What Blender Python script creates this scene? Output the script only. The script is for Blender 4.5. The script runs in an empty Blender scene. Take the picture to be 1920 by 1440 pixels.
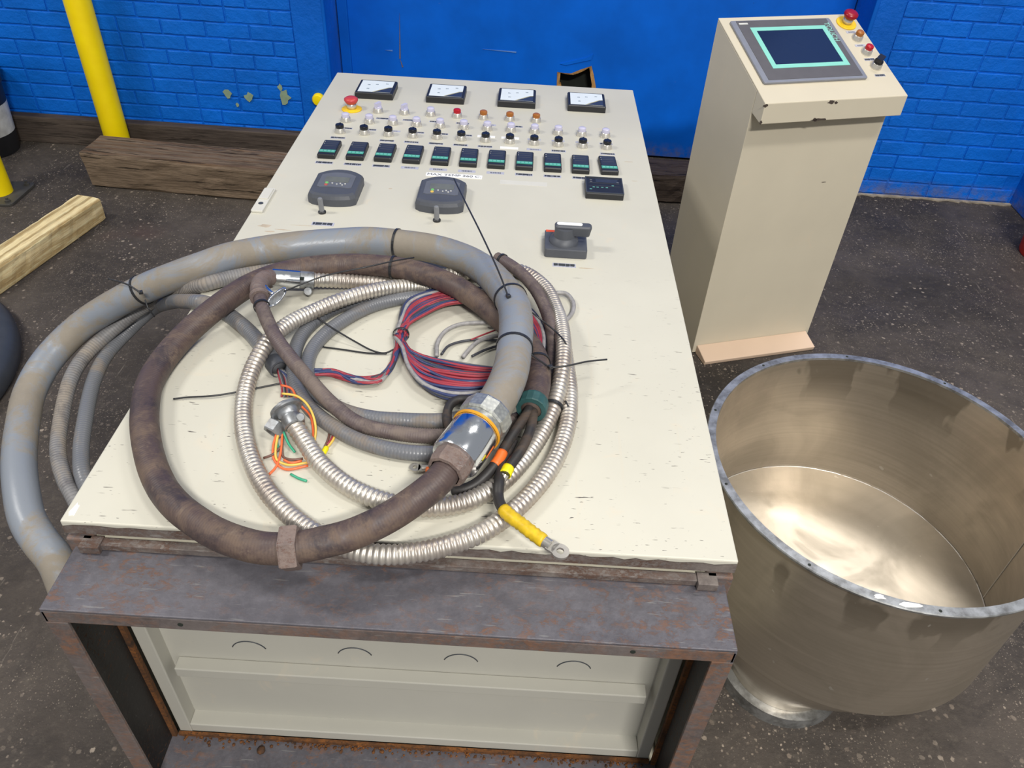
import bpy, math, random
from mathutils import Vector, Matrix
random.seed(7)
PI = math.pi
SC = bpy.context.scene
COL = SC.collection

# ---------------------------------------------------------------- camera
F_PX = 1461.0
CAM = Vector((0.1519, -0.7194, 1.6233))
_p, _r = math.radians(40.2), math.radians(-3.44)
FWD = Vector((0, math.cos(_p), -math.sin(_p)))
_rt = Vector((1, 0, 0)); _dn = FWD.cross(_rt)
RT = _rt*math.cos(_r) + _dn*math.sin(_r)
DN = _dn*math.cos(_r) - _rt*math.sin(_r)
cam = bpy.data.cameras.new('camera'); camo = bpy.data.objects.new('camera', cam); COL.objects.link(camo)
m3 = Matrix((RT, -DN, -FWD)).transposed()
camo.matrix_world = Matrix.Translation(CAM) @ m3.to_4x4()
cam.sensor_width = 36; cam.lens = F_PX/1920*36; cam.clip_start = .02
SC.camera = camo

# ---------------------------------------------------------------- light
w = bpy.data.worlds.new('hall'); SC.world = w; w.use_nodes = True
w.node_tree.nodes['Background'].inputs[0].default_value = (.90, .93, .97, 1)
w.node_tree.nodes['Background'].inputs[1].default_value = .34
def high_bay(x, y, z, power, sx=1.2, sy=.45, tgt=None):
    L = bpy.data.lights.new('high_bay_light', 'AREA'); L.shape = 'RECTANGLE'; L.size = sx; L.size_y = sy
    L.energy = power; L.color = (1, .965, .91)
    o = bpy.data.objects.new('high_bay_light', L); COL.objects.link(o); o.location = (x, y, z)
    if tgt: o.rotation_euler = (Vector(tgt)-Vector((x, y, z))).to_track_quat('-Z', 'Y').to_euler()
    return o
high_bay(2.2, -1.0, 5.2, 112)
high_bay(1.9, 2.05, 4.6, 40)
high_bay(1.4, -4.4, 5.2, 520)
high_bay(-3.3, 0.2, 4.6, 115)
vs = SC.view_settings
vs.view_transform = 'Standard'; vs.look = 'None'; vs.gamma = 1; vs.use_curve_mapping = False; vs.exposure = 0.0

# ---------------------------------------------------------------- helpers
def at(u, v, z):
    """floor-plan point at height z seen at a pixel of the photograph"""
    d = RT*((u-960)/F_PX) + DN*((v-720)/F_PX) + FWD
    return CAM + d*((z-CAM.z)/d.z)

def link(name, me, mat=None, parent=None):
    o = bpy.data.objects.new(name, me); COL.objects.link(o)
    if mat is not None and not me.materials:
        me.materials.append(MAT[mat] if isinstance(mat, str) else mat)
    if parent is not None: o.parent = parent
    return o

def tag(o, label=None, cat=None, group=None, kind=None):
    if label: o['label'] = label
    if cat: o['category'] = cat
    if group: o['group'] = group
    if kind: o['kind'] = kind
    return o

def thing(name, label, cat, loc=(0, 0, 0), rotz=0, group=None):
    o = bpy.data.objects.new(name, None); COL.objects.link(o); o.empty_display_size = .05
    o.location = loc; o.rotation_euler = (0, 0, rotz)
    return tag(o, label, cat, group)

class G:
    """vertex / face collector for one mesh"""
    def __init__(s): s.v = []; s.f = []; s.uv = None
    def add(s, v, f, M=None):
        b = len(s.v)
        s.v += [tuple(M @ Vector(p)) if M else tuple(p) for p in v]
        s.f += [tuple(i+b for i in q) for q in f]; return s
    def box(s, x0, x1, y0, y1, z0, z1, M=None):
        v = [(x, y, z) for z in (z0, z1) for y in (y0, y1) for x in (x0, x1)]
        return s.add(v, [(0, 2, 3, 1), (4, 5, 7, 6), (0, 1, 5, 4), (2, 6, 7, 3), (0, 4, 6, 2), (1, 3, 7, 5)], M)
    def lathe(s, prof, n=24, M=None, caps=True):
        v = []; f = []
        for r, z in prof:
            for i in range(n):
                a = 2*PI*i/n; v.append((r*math.cos(a), r*math.sin(a), z))
        for k in range(len(prof)-1):
            for i in range(n):
                j = (i+1) % n; f.append((k*n+i, k*n+j, (k+1)*n+j, (k+1)*n+i))
        if caps:
            f.append(tuple(range(n-1, -1, -1))); f.append(tuple(range((len(prof)-1)*n, len(prof)*n)))
        return s.add(v, f, M)
    def prism(s, poly, z0, z1, M=None):
        n = len(poly); v = [(x, y, z0) for x, y in poly]+[(x, y, z1) for x, y in poly]
        f = [tuple(range(n-1, -1, -1)), tuple(range(n, 2*n))]+[(i, (i+1) % n, n+(i+1) % n, n+i) for i in range(n)]
        return s.add(v, f, M)
    def loft(s, rings, M=None, caps=True):
        n = len(rings[0]); v = [p for r in rings for p in r]; f = []
        for k in range(len(rings)-1):
            for i in range(n):
                j = (i+1) % n; f.append((k*n+i, k*n+j, (k+1)*n+j, (k+1)*n+i))
        if caps: f += [tuple(range(n-1, -1, -1)), tuple(range((len(rings)-1)*n, len(rings)*n))]
        return s.add(v, f, M)
    def mesh(s, name, smooth=False):
        me = bpy.data.meshes.new(name); me.from_pydata(s.v, [], s.f)
        if smooth: me.polygons.foreach_set('use_smooth', [True]*len(me.polygons))
        me.update(); return me
    def obj(s, name, mat, parent=None, smooth=False, bevel=0, seg=2, sharp=None):
        me = s.mesh(name, smooth)
        if sharp: me.set_sharp_from_angle(angle=math.radians(sharp))
        o = link(name, me, mat, parent)
        if bevel:
            b = o.modifiers.new('bevel', 'BEVEL'); b.width = bevel; b.segments = seg; b.limit_method = 'ANGLE'
        return o

def rrect(x0, x1, y0, y1, r, n=4):
    P = []
    for cx, cy, a0 in ((x1-r, y1-r, 0), (x0+r, y1-r, PI/2), (x0+r, y0+r, PI), (x1-r, y0+r, 1.5*PI)):
        for i in range(n+1):
            a = a0+PI/2*i/n; P.append((cx+r*math.cos(a), cy+r*math.sin(a)))
    return P

def spline(pts, step=.004):
    """Catmull-Rom through 3D points (centripetal), resampled to an even step"""
    P = [Vector(p) for p in pts]
    P = [P[0]*2-P[1]] + P + [P[-1]*2-P[-2]]
    out = []
    for i in range(1, len(P)-2):
        p0, p1, p2, p3 = P[i-1:i+3]
        t0 = 0; t1 = t0+max((p1-p0).length, 1e-6)**.5; t2 = t1+max((p2-p1).length, 1e-6)**.5; t3 = t2+max((p3-p2).length, 1e-6)**.5
        n = max(4, int((p2-p1).length/.006))
        for k in range(n):
            t = t1+(t2-t1)*k/n
            A1 = p0*((t1-t)/(t1-t0))+p1*((t-t0)/(t1-t0)); A2 = p1*((t2-t)/(t2-t1))+p2*((t-t1)/(t2-t1)); A3 = p2*((t3-t)/(t3-t2))+p3*((t-t2)/(t3-t2))
            B1 = A1*((t2-t)/(t2-t0))+A2*((t-t0)/(t2-t0)); B2 = A2*((t3-t)/(t3-t1))+A3*((t-t1)/(t3-t1))
            out.append(B1*((t2-t)/(t2-t1))+B2*((t-t1)/(t2-t1)))
    out.append(P[-2])
    L = [0]
    for a, b in zip(out, out[1:]): L.append(L[-1]+(b-a).length)
    n = max(2, int(L[-1]/step)); res = []; j = 0
    for k in range(n+1):
        d = L[-1]*k/n
        while j < len(L)-2 and L[j+1] < d: j += 1
        t = (d-L[j])/max(L[j+1]-L[j], 1e-9); res.append(out[j].lerp(out[j+1], min(1, t)))
    return res

def frames(path):
    T = []
    for i in range(len(path)):
        a = path[max(0, i-1)]; b = path[min(len(path)-1, i+1)]; T.append((b-a).normalized())
    n = Vector((0, 0, 1)); n = (n-T[0]*n.dot(T[0])).normalized(); N = [n]
    for i in range(1, len(T)):
        n = N[-1]-T[i]*N[-1].dot(T[i])
        N.append(n.normalized())
    return T, N

def tube_mesh(name, path, rad, n=14, caps=True):
    """rad: number or function of arc length; UV.x = arc length in metres, UV.y = round the hose"""
    T, N = frames(path); v = []; f = []; L = 0; S = []
    for i, p in enumerate(path):
        if i: L += (p-path[i-1]).length
        S.append(L); r = rad(L) if callable(rad) else rad
        B = T[i].cross(N[i])
        for k in range(n):
            a = 2*PI*k/n; v.append(p+(N[i]*math.cos(a)+B*math.sin(a))*r)
    for i in range(len(path)-1):
        for k in range(n):
            j = (k+1) % n; f.append((i*n+k, i*n+j, (i+1)*n+j, (i+1)*n+k))
    nq = len(f)
    if caps: f += [tuple(range(n-1, -1, -1)), tuple(range((len(path)-1)*n, len(path)*n))]
    me = bpy.data.meshes.new(name); me.from_pydata([tuple(q) for q in v], [], f)
    me.polygons.foreach_set('use_smooth', [True]*len(f))
    uv = me.uv_layers.new(name='UVMap'); co = []
    for i in range(len(path)-1):
        for k in range(n):
            a, b = S[i], S[i+1]; u0, u1 = k/n, (k+1)/n
            co += [a, u0, a, u1, b, u1, b, u0]
    co += [0, 0]*((len(uv.data))-len(co)//2)
    uv.data.foreach_set('uv', co)
    me.update(); return me

def tube(name, path, rad, mat, parent=None, n=14):
    return link(name, tube_mesh(name, path, rad, n), mat, parent)

def copy_tree(o, parent=None):
    c = o.copy(); COL.objects.link(c); c.parent = parent
    for ch in list(o.children): copy_tree(ch, c)
    return c

def text_obj(name, s, size, mat, parent, M, extrude=.0003, align='CENTER', sx=1.0):
    cu = bpy.data.curves.new(name, 'FONT'); cu.body = s; cu.size = size; cu.extrude = extrude; cu.align_x = align; cu.align_y = 'CENTER'
    o = bpy.data.objects.new(name, cu); COL.objects.link(o)
    bpy.context.view_layer.update()
    me = bpy.data.meshes.new_from_object(o.evaluated_get(bpy.context.evaluated_depsgraph_get()))
    bpy.data.objects.remove(o)
    me.transform(M @ Matrix.Diagonal((sx, 1, 1, 1))); me.materials.clear()
    return link(name, me, mat, parent)

# ---------------------------------------------------------------- materials
MAT = {}
def s2l(c): return tuple(((x/255+.055)/1.055)**2.4 if x/255 > .04045 else x/255/12.92 for x in c)
class NT:
    def __init__(s, name):
        m = bpy.data.materials.new(name); m.use_nodes = True; s.m = m; s.t = m.node_tree; s.b = s.t.nodes['Principled BSDF']; MAT[name] = m
        s.tc = s.t.nodes.new('ShaderNodeTexCoord')
    def new(s, typ, **kw):
        n = s.t.nodes.new(typ)
        for k, v in kw.items(): setattr(n, k, v)
        return n
    def lk(s, a, b): s.t.links.new(a, b)
    def co(s, src='Object', scale=(1, 1, 1), rot=(0, 0, 0), loc=(0, 0, 0)):
        mp = s.new('ShaderNodeMapping'); s.lk(s.tc.outputs[src], mp.inputs[0])
        mp.inputs['Scale'].default_value = scale; mp.inputs['Rotation'].default_value = rot; mp.inputs['Location'].default_value = loc
        return mp.outputs[0]
    def noise(s, co, scale, detail=4, rough=.55, dist=0, out='Fac'):
        n = s.new('ShaderNodeTexNoise'); s.lk(co, n.inputs['Vector']); n.inputs['Scale'].default_value = scale
        n.inputs['Detail'].default_value = detail; n.inputs['Roughness'].default_value = rough; n.inputs['Distortion'].default_value = dist
        return n.outputs[out]
    def voro(s, co, scale, feature='F1', out='Distance', rnd=1):
        n = s.new('ShaderNodeTexVoronoi'); n.feature = feature; s.lk(co, n.inputs['Vector']); n.inputs['Scale'].default_value = scale
        n.inputs['Randomness'].default_value = rnd
        return n.outputs[out]
    def wave(s, co, scale, dist=0, detail=2, dscale=1, direction='X', profile='SIN', typ='BANDS'):
        n = s.new('ShaderNodeTexWave'); n.wave_type = typ; n.wave_profile = profile
        if typ == 'BANDS': n.bands_direction = direction
        else: n.rings_direction = direction
        s.lk(co, n.inputs['Vector']); n.inputs['Scale'].default_value = scale; n.inputs['Distortion'].default_value = dist
        n.inputs['Detail'].default_value = detail; n.inputs['Detail Scale'].default_value = dscale
        return n.outputs['Fac']
    def ramp(s, fac, stops, interp='LINEAR'):
        n = s.new('ShaderNodeValToRGB'); s.lk(fac, n.inputs[0]); cr = n.color_ramp; cr.interpolation = interp
        while len(cr.elements) > 1: cr.elements.remove(cr.elements[-1])
        for i, (p, c) in enumerate(stops):
            e = cr.elements[0] if i == 0 else cr.elements.new(p)
            e.position = p; e.color = (c, c, c, 1) if not isinstance(c, tuple) else (*c, 1)
        return n.outputs[0]
    def mix(s, fac, a, b, typ='MIX'):
        n = s.new('ShaderNodeMix'); n.data_type = 'RGBA'; n.blend_type = typ
        for v, i in ((fac, 0), (a, 6), (b, 7)):
            if isinstance(v, (int, float)): n.inputs[i].default_value = v
            elif isinstance(v, tuple): n.inputs[i].default_value = (*v, 1)
            else: s.lk(v, n.inputs[i])
        return n.outputs[2]
    def math(s, op, a, b=None):
        n = s.new('ShaderNodeMath'); n.operation = op
        for v, i in ((a, 0), (b, 1)):
            if v is None: continue
            if isinstance(v, (int, float)): n.inputs[i].default_value = v
            else: s.lk(v, n.inputs[i])
        return n.outputs[0]
    def mask(s, fac, lo, hi, out0=0, out1=1):
        n = s.new('ShaderNodeMapRange'); s.lk(fac, n.inputs[0]); n.inputs[1].default_value = lo; n.inputs[2].default_value = hi
        n.inputs[3].default_value = out0; n.inputs[4].default_value = out1; return n.outputs[0]
    def xyz(s, co):
        n = s.new('ShaderNodeSeparateXYZ'); s.lk(co, n.inputs[0]); return n.outputs
    def bump(s, h, strength=.3, dist=.002):
        n = s.new('ShaderNodeBump'); s.lk(h, n.inputs['Height']); n.inputs['Strength'].default_value = strength; n.inputs['Distance'].default_value = dist
        s.lk(n.outputs[0], s.b.inputs['Normal'])
    def set(s, col=None, rough=None, metal=None, spec=None):
        for v, k in ((col, 'Base Color'), (rough, 'Roughness'), (metal, 'Metallic'), (spec, 'Specular IOR Level')):
            if v is None: continue
            if isinstance(v, (int, float)): s.b.inputs[k].default_value = v
            elif isinstance(v, tuple): s.b.inputs[k].default_value = (*v, 1)
            else: s.lk(v, s.b.inputs[k])
        return s

def plain(name, rgb, rough=.5, metal=0, var=.12, scale=30):
    n = NT(name); c = s2l(rgb)
    f = n.noise(n.co(), scale, 3)
    n.set(n.mix(n.mask(f, .3, .7), tuple(x*(1-var) for x in c), tuple(min(1, x*(1+var)) for x in c)), rough, metal)
    return n

# cream enamel of the cabinet door: scuffs and chips
def cream(name, rgb, chips=True, ymax=.95):
    n = NT(name); c = s2l(rgb); co = n.co()
    base = n.mix(n.mask(n.noise(co, 3.5, 5), .35, .7), tuple(x*.93 for x in c), c)
    base = n.mix(n.mask(n.noise(co, 14, 4, .6, 1), .62, .8, 0, .35), base, s2l((214, 196, 170)))
    if chips:
        y = n.xyz(co)[1]; near = n.mask(y, ymax, ymax-.75)
        d1 = n.noise(n.co(scale=(28, 190, 100), rot=(0, 0, .25)), 1, 2, .5)
        d2 = n.noise(n.co(scale=(60, 330, 100), rot=(0, 0, -.5), loc=(3, 1, 0)), 1, 2, .5)
        d3 = n.noise(n.co(scale=(14, 18, 10)), 1, 4)
        mk = n.math('MAXIMUM', n.mask(d1, .685, .71), n.mask(d2, .695, .715))
        mk = n.math('MULTIPLY', mk, n.math('MULTIPLY', near, n.mask(d3, .45, .55)))
        base = n.mix(mk, base, s2l((96, 92, 88)))
        s1 = n.mask(n.noise(n.co(scale=(70, 1.6, 1)), 1, 2), .66, .78, 0, .22)
        base = n.mix(n.math('MULTIPLY', s1, near), base, s2l((205, 190, 165)))
    else:
        d = n.noise(n.co(scale=(9, 9, 9)), 1, 6, .7); base = n.mix(n.mask(d, .74, .78), base, s2l((90, 86, 80)))
    n.set(base, .55, 0, .35); n.bump(n.noise(co, 60, 3), .06, .001); return n
cream('cream_door', (203, 200, 186))
cream('cream_body', (205, 200, 182), False)
cream('cream_console', (207, 198, 177), False)
cream('cream_inner', (184, 182, 172), False)
cream('cream_foot', (216, 190, 166), False)
plain('chip_dark', (70, 60, 54), .7)

def rusty(name, c0, c1, c2, amt=.5, rough=.6, scale=1.0, metal=.25, scratch=.28):
    n = NT(name); co = n.co()
    a = n.mix(n.mask(n.noise(co, 5*scale, 8, .7), .35, .65), s2l(c0), s2l(c1))
    a = n.mix(n.mask(n.noise(n.co(loc=(3, 3, 3)), 60*scale, 6, .75), .45, .7, 0, .35), a, tuple(x*1.5 for x in s2l(c1)))
    r = n.mask(n.noise(n.co(scale=(1, 1.6, 1.6)), 40*scale, 9, .78, .3), .64-.25*amt, .70-.22*amt)
    big = n.mask(n.noise(n.co(loc=(4, 2, 7)), 5*scale, 6, .7), .40, .60)
    fac = n.math('MULTIPLY', r, big)
    rc = n.mix(n.noise(n.co(loc=(8, 1, 1)), 70*scale, 4), tuple(x*.55 for x in s2l(c2)), tuple(x*1.25 for x in s2l(c2)))
    col = n.mix(n.math('MULTIPLY', fac, .9), a, rc)
    for rot, loc in ((.2, 0), (1.1, 5), (-.7, 9)):
        sc = n.mask(n.noise(n.co(scale=(16, 190, 90), rot=(0, 0, rot), loc=(loc, 0, 0)), 1, 2), .705, .73, 0, scratch); col = n.mix(sc, col, s2l((158, 158, 154)))
    n.set(col, n.mask(fac, 0, 1, rough, .9), n.mask(fac, 0, 1, metal, 0)); n.bump(n.math('ADD', n.noise(co, 110, 6), n.math('MULTIPLY', fac, .5)), .4, .0015); return n
rusty('rust_plinth', (78, 76, 82), (102, 100, 106), (112, 82, 66), .5, .5)
rusty('rust_lip', (92, 84, 82), (120, 112, 110), (124, 88, 66), .8, .6, 1.3)
rusty('black_rust', (20, 20, 21), (32, 30, 30), (120, 72, 30), .35, .6, 1.6, .1, .1)
rusty('orange_rust', (40, 30, 24), (84, 54, 28), (140, 86, 36), .9, .85, 3.0, 0, 0)
rusty('dirty_edge', (88, 80, 78), (122, 114, 108), (90, 66, 54), .8, .7, 2, 0)

# concrete floor, dark, greasy, with pale chips in it
n = NT('floor'); co = n.co()
b = n.mix(n.mask(n.noise(co, 1.3, 6, .6), .32, .68), s2l((55, 50, 46)), s2l((90, 82, 75)))
b = n.mix(n.mask(n.noise(n.co(loc=(3, 8, 0)), 6, 7, .72, .6), .46, .72, 0, .65), b, s2l((42, 39, 38)))
b = n.mix(n.mask(n.noise(n.co(loc=(9, 1, 0)), 30, 6, .75), .52, .72, 0, .5), b, s2l((104, 96, 86)))
yy = n.xyz(co)[1]
for sc, lo, amt in ((46, .70, .85), (95, .55, .8), (190, .45, .55)):
    vd = n.voro(co, sc); vc = n.voro(co, sc, out='Color'); cx = n.xyz(vc)
    sel = n.mask(cx[0], lo, lo+.04)
    shape = n.mask(n.math('ADD', vd, n.math('MULTIPLY', n.noise(co, sc*2.4, 3, .7), .55)), .56, .48)
    patchy = n.mask(n.noise(n.co(loc=(1, 5, sc)), 3.5, 4, .6), .40, .58)
    speck = n.math('MULTIPLY', n.math('MULTIPLY', sel, shape), n.math('MULTIPLY', patchy, amt))
    b = n.mix(speck, b, n.mix(cx[1], s2l((104, 92, 82)), s2l((176, 162, 146))))
b = n.mix(n.mask(n.noise(n.co(scale=(.5, .5, 1), loc=(-1.2, 0, 0)), 2.2, 3), .62, .75, 0, .45), b, s2l((88, 52, 46)))
scr = n.mask(n.noise(n.co(scale=(60, 5, 1), rot=(0, 0, .6)), 1, 3), .70, .73, 0, .35); b = n.mix(scr, b, s2l((150, 140, 128)))
n.set(b, n.mask(n.noise(co, 5, 5), .3, .7, .55, .88), 0, .3); n.bump(n.noise(co, 60, 7, .7), .6, .006)

# blue wall paint
def bluepaint(name, rgb, bump=.35, lumps=0):
    n = NT(name); co = n.co('Generated' if False else 'Object'); c = s2l(rgb)
    geo = n.new('ShaderNodeNewGeometry').outputs['Position']
    mp = lambda sc, loc=(0, 0, 0): (lambda m: (n.lk(geo, m.inputs[0]), setattr(m.inputs['Scale'], 'default_value', sc), setattr(m.inputs['Location'], 'default_value', loc), m.outputs[0])[3])(n.new('ShaderNodeMapping'))
    b = n.mix(n.mask(n.noise(mp((1, 1, 1)), 5, 6), .3, .7), tuple(x*.84 for x in c), tuple(x*1.1 for x in c))
    pk = n.mask(n.noise(mp((34, 34, 60)), 1, 5, .75), .70, .745, 0, .75)
    b = n.mix(pk, b, s2l((96, 122, 186)))
    dk = n.mask(n.noise(mp((26, 26, 44), (7, 3, 2)), 1, 5, .75), .715, .74, 0, .85)
    b = n.mix(dk, b, s2l((14, 26, 62)))
    z = n.xyz(geo)[2]
    dirt = n.math('MULTIPLY', n.mask(z, .09, .01), n.mask(n.noise(mp((1, 1, 1)), 22, 6, .75), .38, .6)); b = n.mix(n.math('MULTIPLY', dirt, .7), b, s2l((116, 108, 100)))
    n.set(b, .48, 0, .25)
    h = n.noise(mp((1, 1, 1)), 26, 7, .68)
    h = n.math('ADD', h, n.math('MULTIPLY', n.math('SUBTRACT', pk, dk), .6))
    n.bump(h, bump, .012 if lumps else .005); return n
bluepaint('blue_brick', (4, 106, 214), .55, 1)
bluepaint('blue_mortar', (4, 100, 206), .5, 1)
bluepaint('blue_steel', (0, 94, 196), .1)
bluepaint('blue_door', (0, 100, 212), .10)

# timbers
def wood(name, c0, c1, c2, stretch=(1.2, 14, 14), cr=.5, rough=.78, bump=.8, ring=.5):
    n = NT(name); co = n.co(scale=stretch)
    g = n.noise(co, 2.2, 10, .74, .5); fine = n.noise(n.co(scale=(stretch[0]*4, stretch[1]*6, stretch[2]*6)), 2, 6, .7)
    w_ = n.wave(n.co(scale=(stretch[0]*.5, stretch[1]*.35, stretch[2]*.35)), 1.6, 7, 4, 1.0, 'Y')
    col = n.mix(n.mask(g, .32, .66), s2l(c0), s2l(c1)); col = n.mix(n.math('MULTIPLY', n.mask(w_, .5, .95), ring), col, s2l(c2))
    col = n.mix(n.mask(fine, .45, .75, 0, .45), col, tuple(min(1, x*1.5) for x in s2l(c1)))
    col = n.mix(n.mask(fine, .5, .25, 0, .5), col, tuple(x*.35 for x in s2l(c0)))
    crk = n.mask(n.noise(n.co(scale=(stretch[0]*1.2, stretch[1]*2.2, stretch[2]*2.2), loc=(2, 2, 2)), 1.4, 6, .65, .4), .58, .63)
    col = n.mix(n.math('MULTIPLY', crk, cr), col, tuple(x*.16 for x in s2l(c0)))
    n.set(col, rough, 0, .2); n.bump(n.math('SUBTRACT', n.math('ADD', g, n.math('MULTIPLY', fine, .4)), n.math('MULTIPLY', crk, .8)), bump, .010); return n
wood('old_timber', (86, 72, 58), (132, 114, 95), (104, 72, 46), cr=.85)
wood('dark_timber', (52, 42, 36), (86, 74, 64), (62, 48, 40), cr=.9)
wood('dark_board', (58, 50, 46), (88, 78, 70), (66, 55, 48), stretch=(1, 9, 9), cr=.5, bump=.4)
wood('pine', (222, 196, 142), (240, 220, 172), (140, 108, 58), stretch=(1.0, 12, 12), cr=.12, bump=.25, ring=.75)
wood('frayed', (168, 122, 70), (204, 158, 100), (120, 80, 44), stretch=(8, 8, 2))

# hoses (UV.x = metres along, UV.y = round)
def hose(name, base, dirt, amt=.5, rib=0, ribs=.3, rough=.5, deep=None, metal=0, pale=None):
    n = NT(name); co = n.co()
    f = n.mask(n.noise(co, 6, 10, .74, .7), .62-.35*amt, .70-.3*amt)
    col = n.mix(n.math('MULTIPLY', f, .85), s2l(base), n.mix(n.noise(n.co(loc=(2, 2, 2)), 40, 6, .7), tuple(x*.8 for x in s2l(dirt)), tuple(x*1.2 for x in s2l(dirt))))
    if deep: col = n.mix(n.mask(n.noise(n.co(loc=(5, 1, 3)), 17, 8, .75, .4), .50, .66, 0, .85), col, s2l(deep))
    if pale: col = n.mix(n.mask(n.noise(n.co(loc=(1, 6, 3)), 24, 8, .78, .4), .56, .68, 0, .6), col, s2l(pale))
    marks = n.mask(n.noise(n.co(scale=(70, 70, 70)), 1, 5, .8), .70, .74, 0, .55); col = n.mix(marks, col, tuple(x*.35 for x in s2l(base)))
    h = n.noise(co, 90, 6, .7)
    if rib:
        wv = n.wave(n.co('UV'), rib, 0, 0, 1, 'X')
        h = n.math('ADD', wv, n.math('MULTIPLY', h, .35))
        n.bump(h, ribs, .0014)
        col = n.mix(n.math('MULTIPLY', n.mask(wv, .35, .0), ribs), col, tuple(x*.4 for x in s2l(base)))
    else: n.bump(h, .2, .0015)
    n.set(col, n.mask(f, 0, 1, rough, .8), metal); return n
hose('hose_grey', (128, 134, 143), (136, 126, 110), .46, 0, 0, .36)
hose('hose_brown', (80, 66, 63), (104, 87, 75), .42, 70, .10, .5, (52, 45, 50), 0, (126, 110, 95))
hose('hose_purple', (92, 80, 80), (116, 104, 96), .4, 0, 0, .5, (74, 63, 66), 0, (130, 118, 106))
hose('hose_midgrey', (108, 110, 115), (122, 112, 102), .35, 55, .2, .33)
hose('hose_pale', (122, 121, 122), (140, 130, 118), .4, 50, .4, .5, (92, 88, 88))
hose('cable_black', (44, 42, 42), (78, 64, 54), .25, 0, 0, .5)
n = NT('conduit_steel'); co = n.co()
n.set(n.mix(n.mask(n.noise(co, 12, 5), .4, .7), s2l((206, 201, 192)), s2l((172, 160, 150))), n.mask(n.noise(co, 30, 4), .3, .7, .34, .5), .75)
n = NT('chrome'); co = n.co(); n.set(n.mix(n.mask(n.noise(co, 25, 5, .6), .5, .66), s2l((226, 230, 236)), s2l((172, 168, 160))), n.mask(n.noise(co, 25, 5, .6), .48, .66, .12, .45), 1.0)
n = NT('galvanised'); co = n.co(); n.set(n.mix(n.mask(n.voro(co, 160), .2, .7), s2l((196, 198, 192)), s2l((170, 172, 170))), .42, .8); n.bump(n.noise(co, 260, 3), .3, .0006)
n = NT('zinc_dull'); co = n.co(); n.set(n.mix(n.mask(n.noise(co, 60, 4), .4, .65), s2l((160, 164, 168)), s2l((124, 122, 120))), .42, .7)
rusty('rust_hub', (104, 92, 90), (128, 112, 104), (112, 82, 70), .5, .7, 3, .1)

# stainless hopper
n = NT('stainless'); co = n.co()
br = n.noise(n.co(scale=(3, 3, 120)), 1, 3)
sm = n.mask(n.noise(n.co(loc=(2, 4, 1)), 4, 5, .6, 1.2), .45, .62)
z = n.xyz(co)[2]
stain = n.math('MULTIPLY', n.mask(n.noise(n.co(scale=(9, 9, 4)), 1, 3, .5, .3), .52, .55), n.mask(z, .36, .44))
col = n.mix(n.mask(br, .3, .7), s2l((182, 172, 157)), s2l((194, 184, 169)))
col = n.mix(n.math('MULTIPLY', sm, .22), col, s2l((128, 120, 104)))
col = n.mix(n.math('MULTIPLY', stain, .55), col, s2l((112, 104, 90)))
dots = n.mask(n.noise(co, 34, 2), .74, .76, 0, .6); col = n.mix(dots, col, s2l((214, 210, 200)))
n.set(col, n.math('ADD', n.mask(br, .3, .7, .30, .38), n.math('MULTIPLY', n.math('MAXIMUM', sm, stain), .1)), .78)
tg = n.new('ShaderNodeTangent'); tg.direction_type = 'RADIAL'; tg.axis = 'Z'; n.lk(tg.outputs[0], n.b.inputs['Tangent']); n.b.inputs['Anisotropic'].default_value = .6
n = NT('steel_rim'); co = n.co(); n.set(n.mix(n.mask(n.noise(co, 30, 5, .65), .4, .65), s2l((186, 188, 188)), s2l((130, 130, 128))), .42, .8)
n = NT('weld'); n.set(s2l((214, 210, 204)), .4, .8)

plain('yellow_paint', (255, 222, 0), .4, 0, .06, 12)
plain('black_plastic', (34, 35, 38), .45, 0, .1)
plain('dark_plastic', (58, 62, 68), .48, 0, .08)
plain('charcoal', (76, 79, 86), .5, 0, .06)
plain('charcoal_light', (98, 101, 108), .5, 0, .06)
plain('grey_plastic', (124, 126, 130), .45)
plain('button_ring', (208, 204, 194), .25, .55, .05)
plain('lamp_white', (196, 194, 216), .25, 0, .04)
plain('lamp_red', (176, 24, 38), .25, 0, .06)
plain('stop_red', (196, 66, 66), .4, 0, .05)
plain('stop_dark_red', (150, 10, 28), .3, 0, .06)
plain('lamp_amber', (160, 98, 40), .3, 0, .08)
plain('knob_black', (30, 31, 36), .35)
plain('safety_yellow', (244, 200, 28), .45, 0, .05)
plain('teal_band', (72, 160, 142), .45, 0, .05)
plain('key_pale', (112, 186, 172), .45, 0, .05)
plain('navy_face', (50, 54, 64), .4)
plain('meter_face', (232, 240, 240), .3, 0, .02)
plain('meter_ink', (96, 112, 124), .5)
plain('meter_dark', (52, 58, 74), .35)
plain('meter_gold', (176, 168, 120), .4)
plain('label_grey', (176, 178, 194), .5, 0, .1, 160)
plain('label_white', (240, 240, 238), .5, 0, .02)
plain('label_ghost', (208, 206, 196), .5, 0, .03)
plain('screen_olive', (108, 110, 100), .3)
plain('key_green', (120, 190, 110), .4); plain('key_red', (190, 92, 80), .4); plain('key_white', (206, 206, 200), .4)
plain('hmi_frame', (140, 143, 152), .4, .3, .05)
plain('hmi_face', (90, 88, 90), .45, 0, .06)
plain('hmi_teal', (136, 210, 194), .4, 0, .03)
plain('hmi_lettering', (150, 206, 194), .4)
plain('orange_tape', (232, 112, 44), .45)
plain('yellow_tape', (206, 172, 26), .45, 0, .2, 80)
plain('gasket_orange', (222, 156, 34), .4)
plain('green_bushing', (44, 82, 82), .5, 0, .2, 60)
plain('tie_black', (38, 39, 42), .4)
plain('wire_red', (150, 52, 64), .42); plain('wire_blue', (50, 60, 100), .42); plain('wire_grey', (112, 112, 112), .45)
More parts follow.
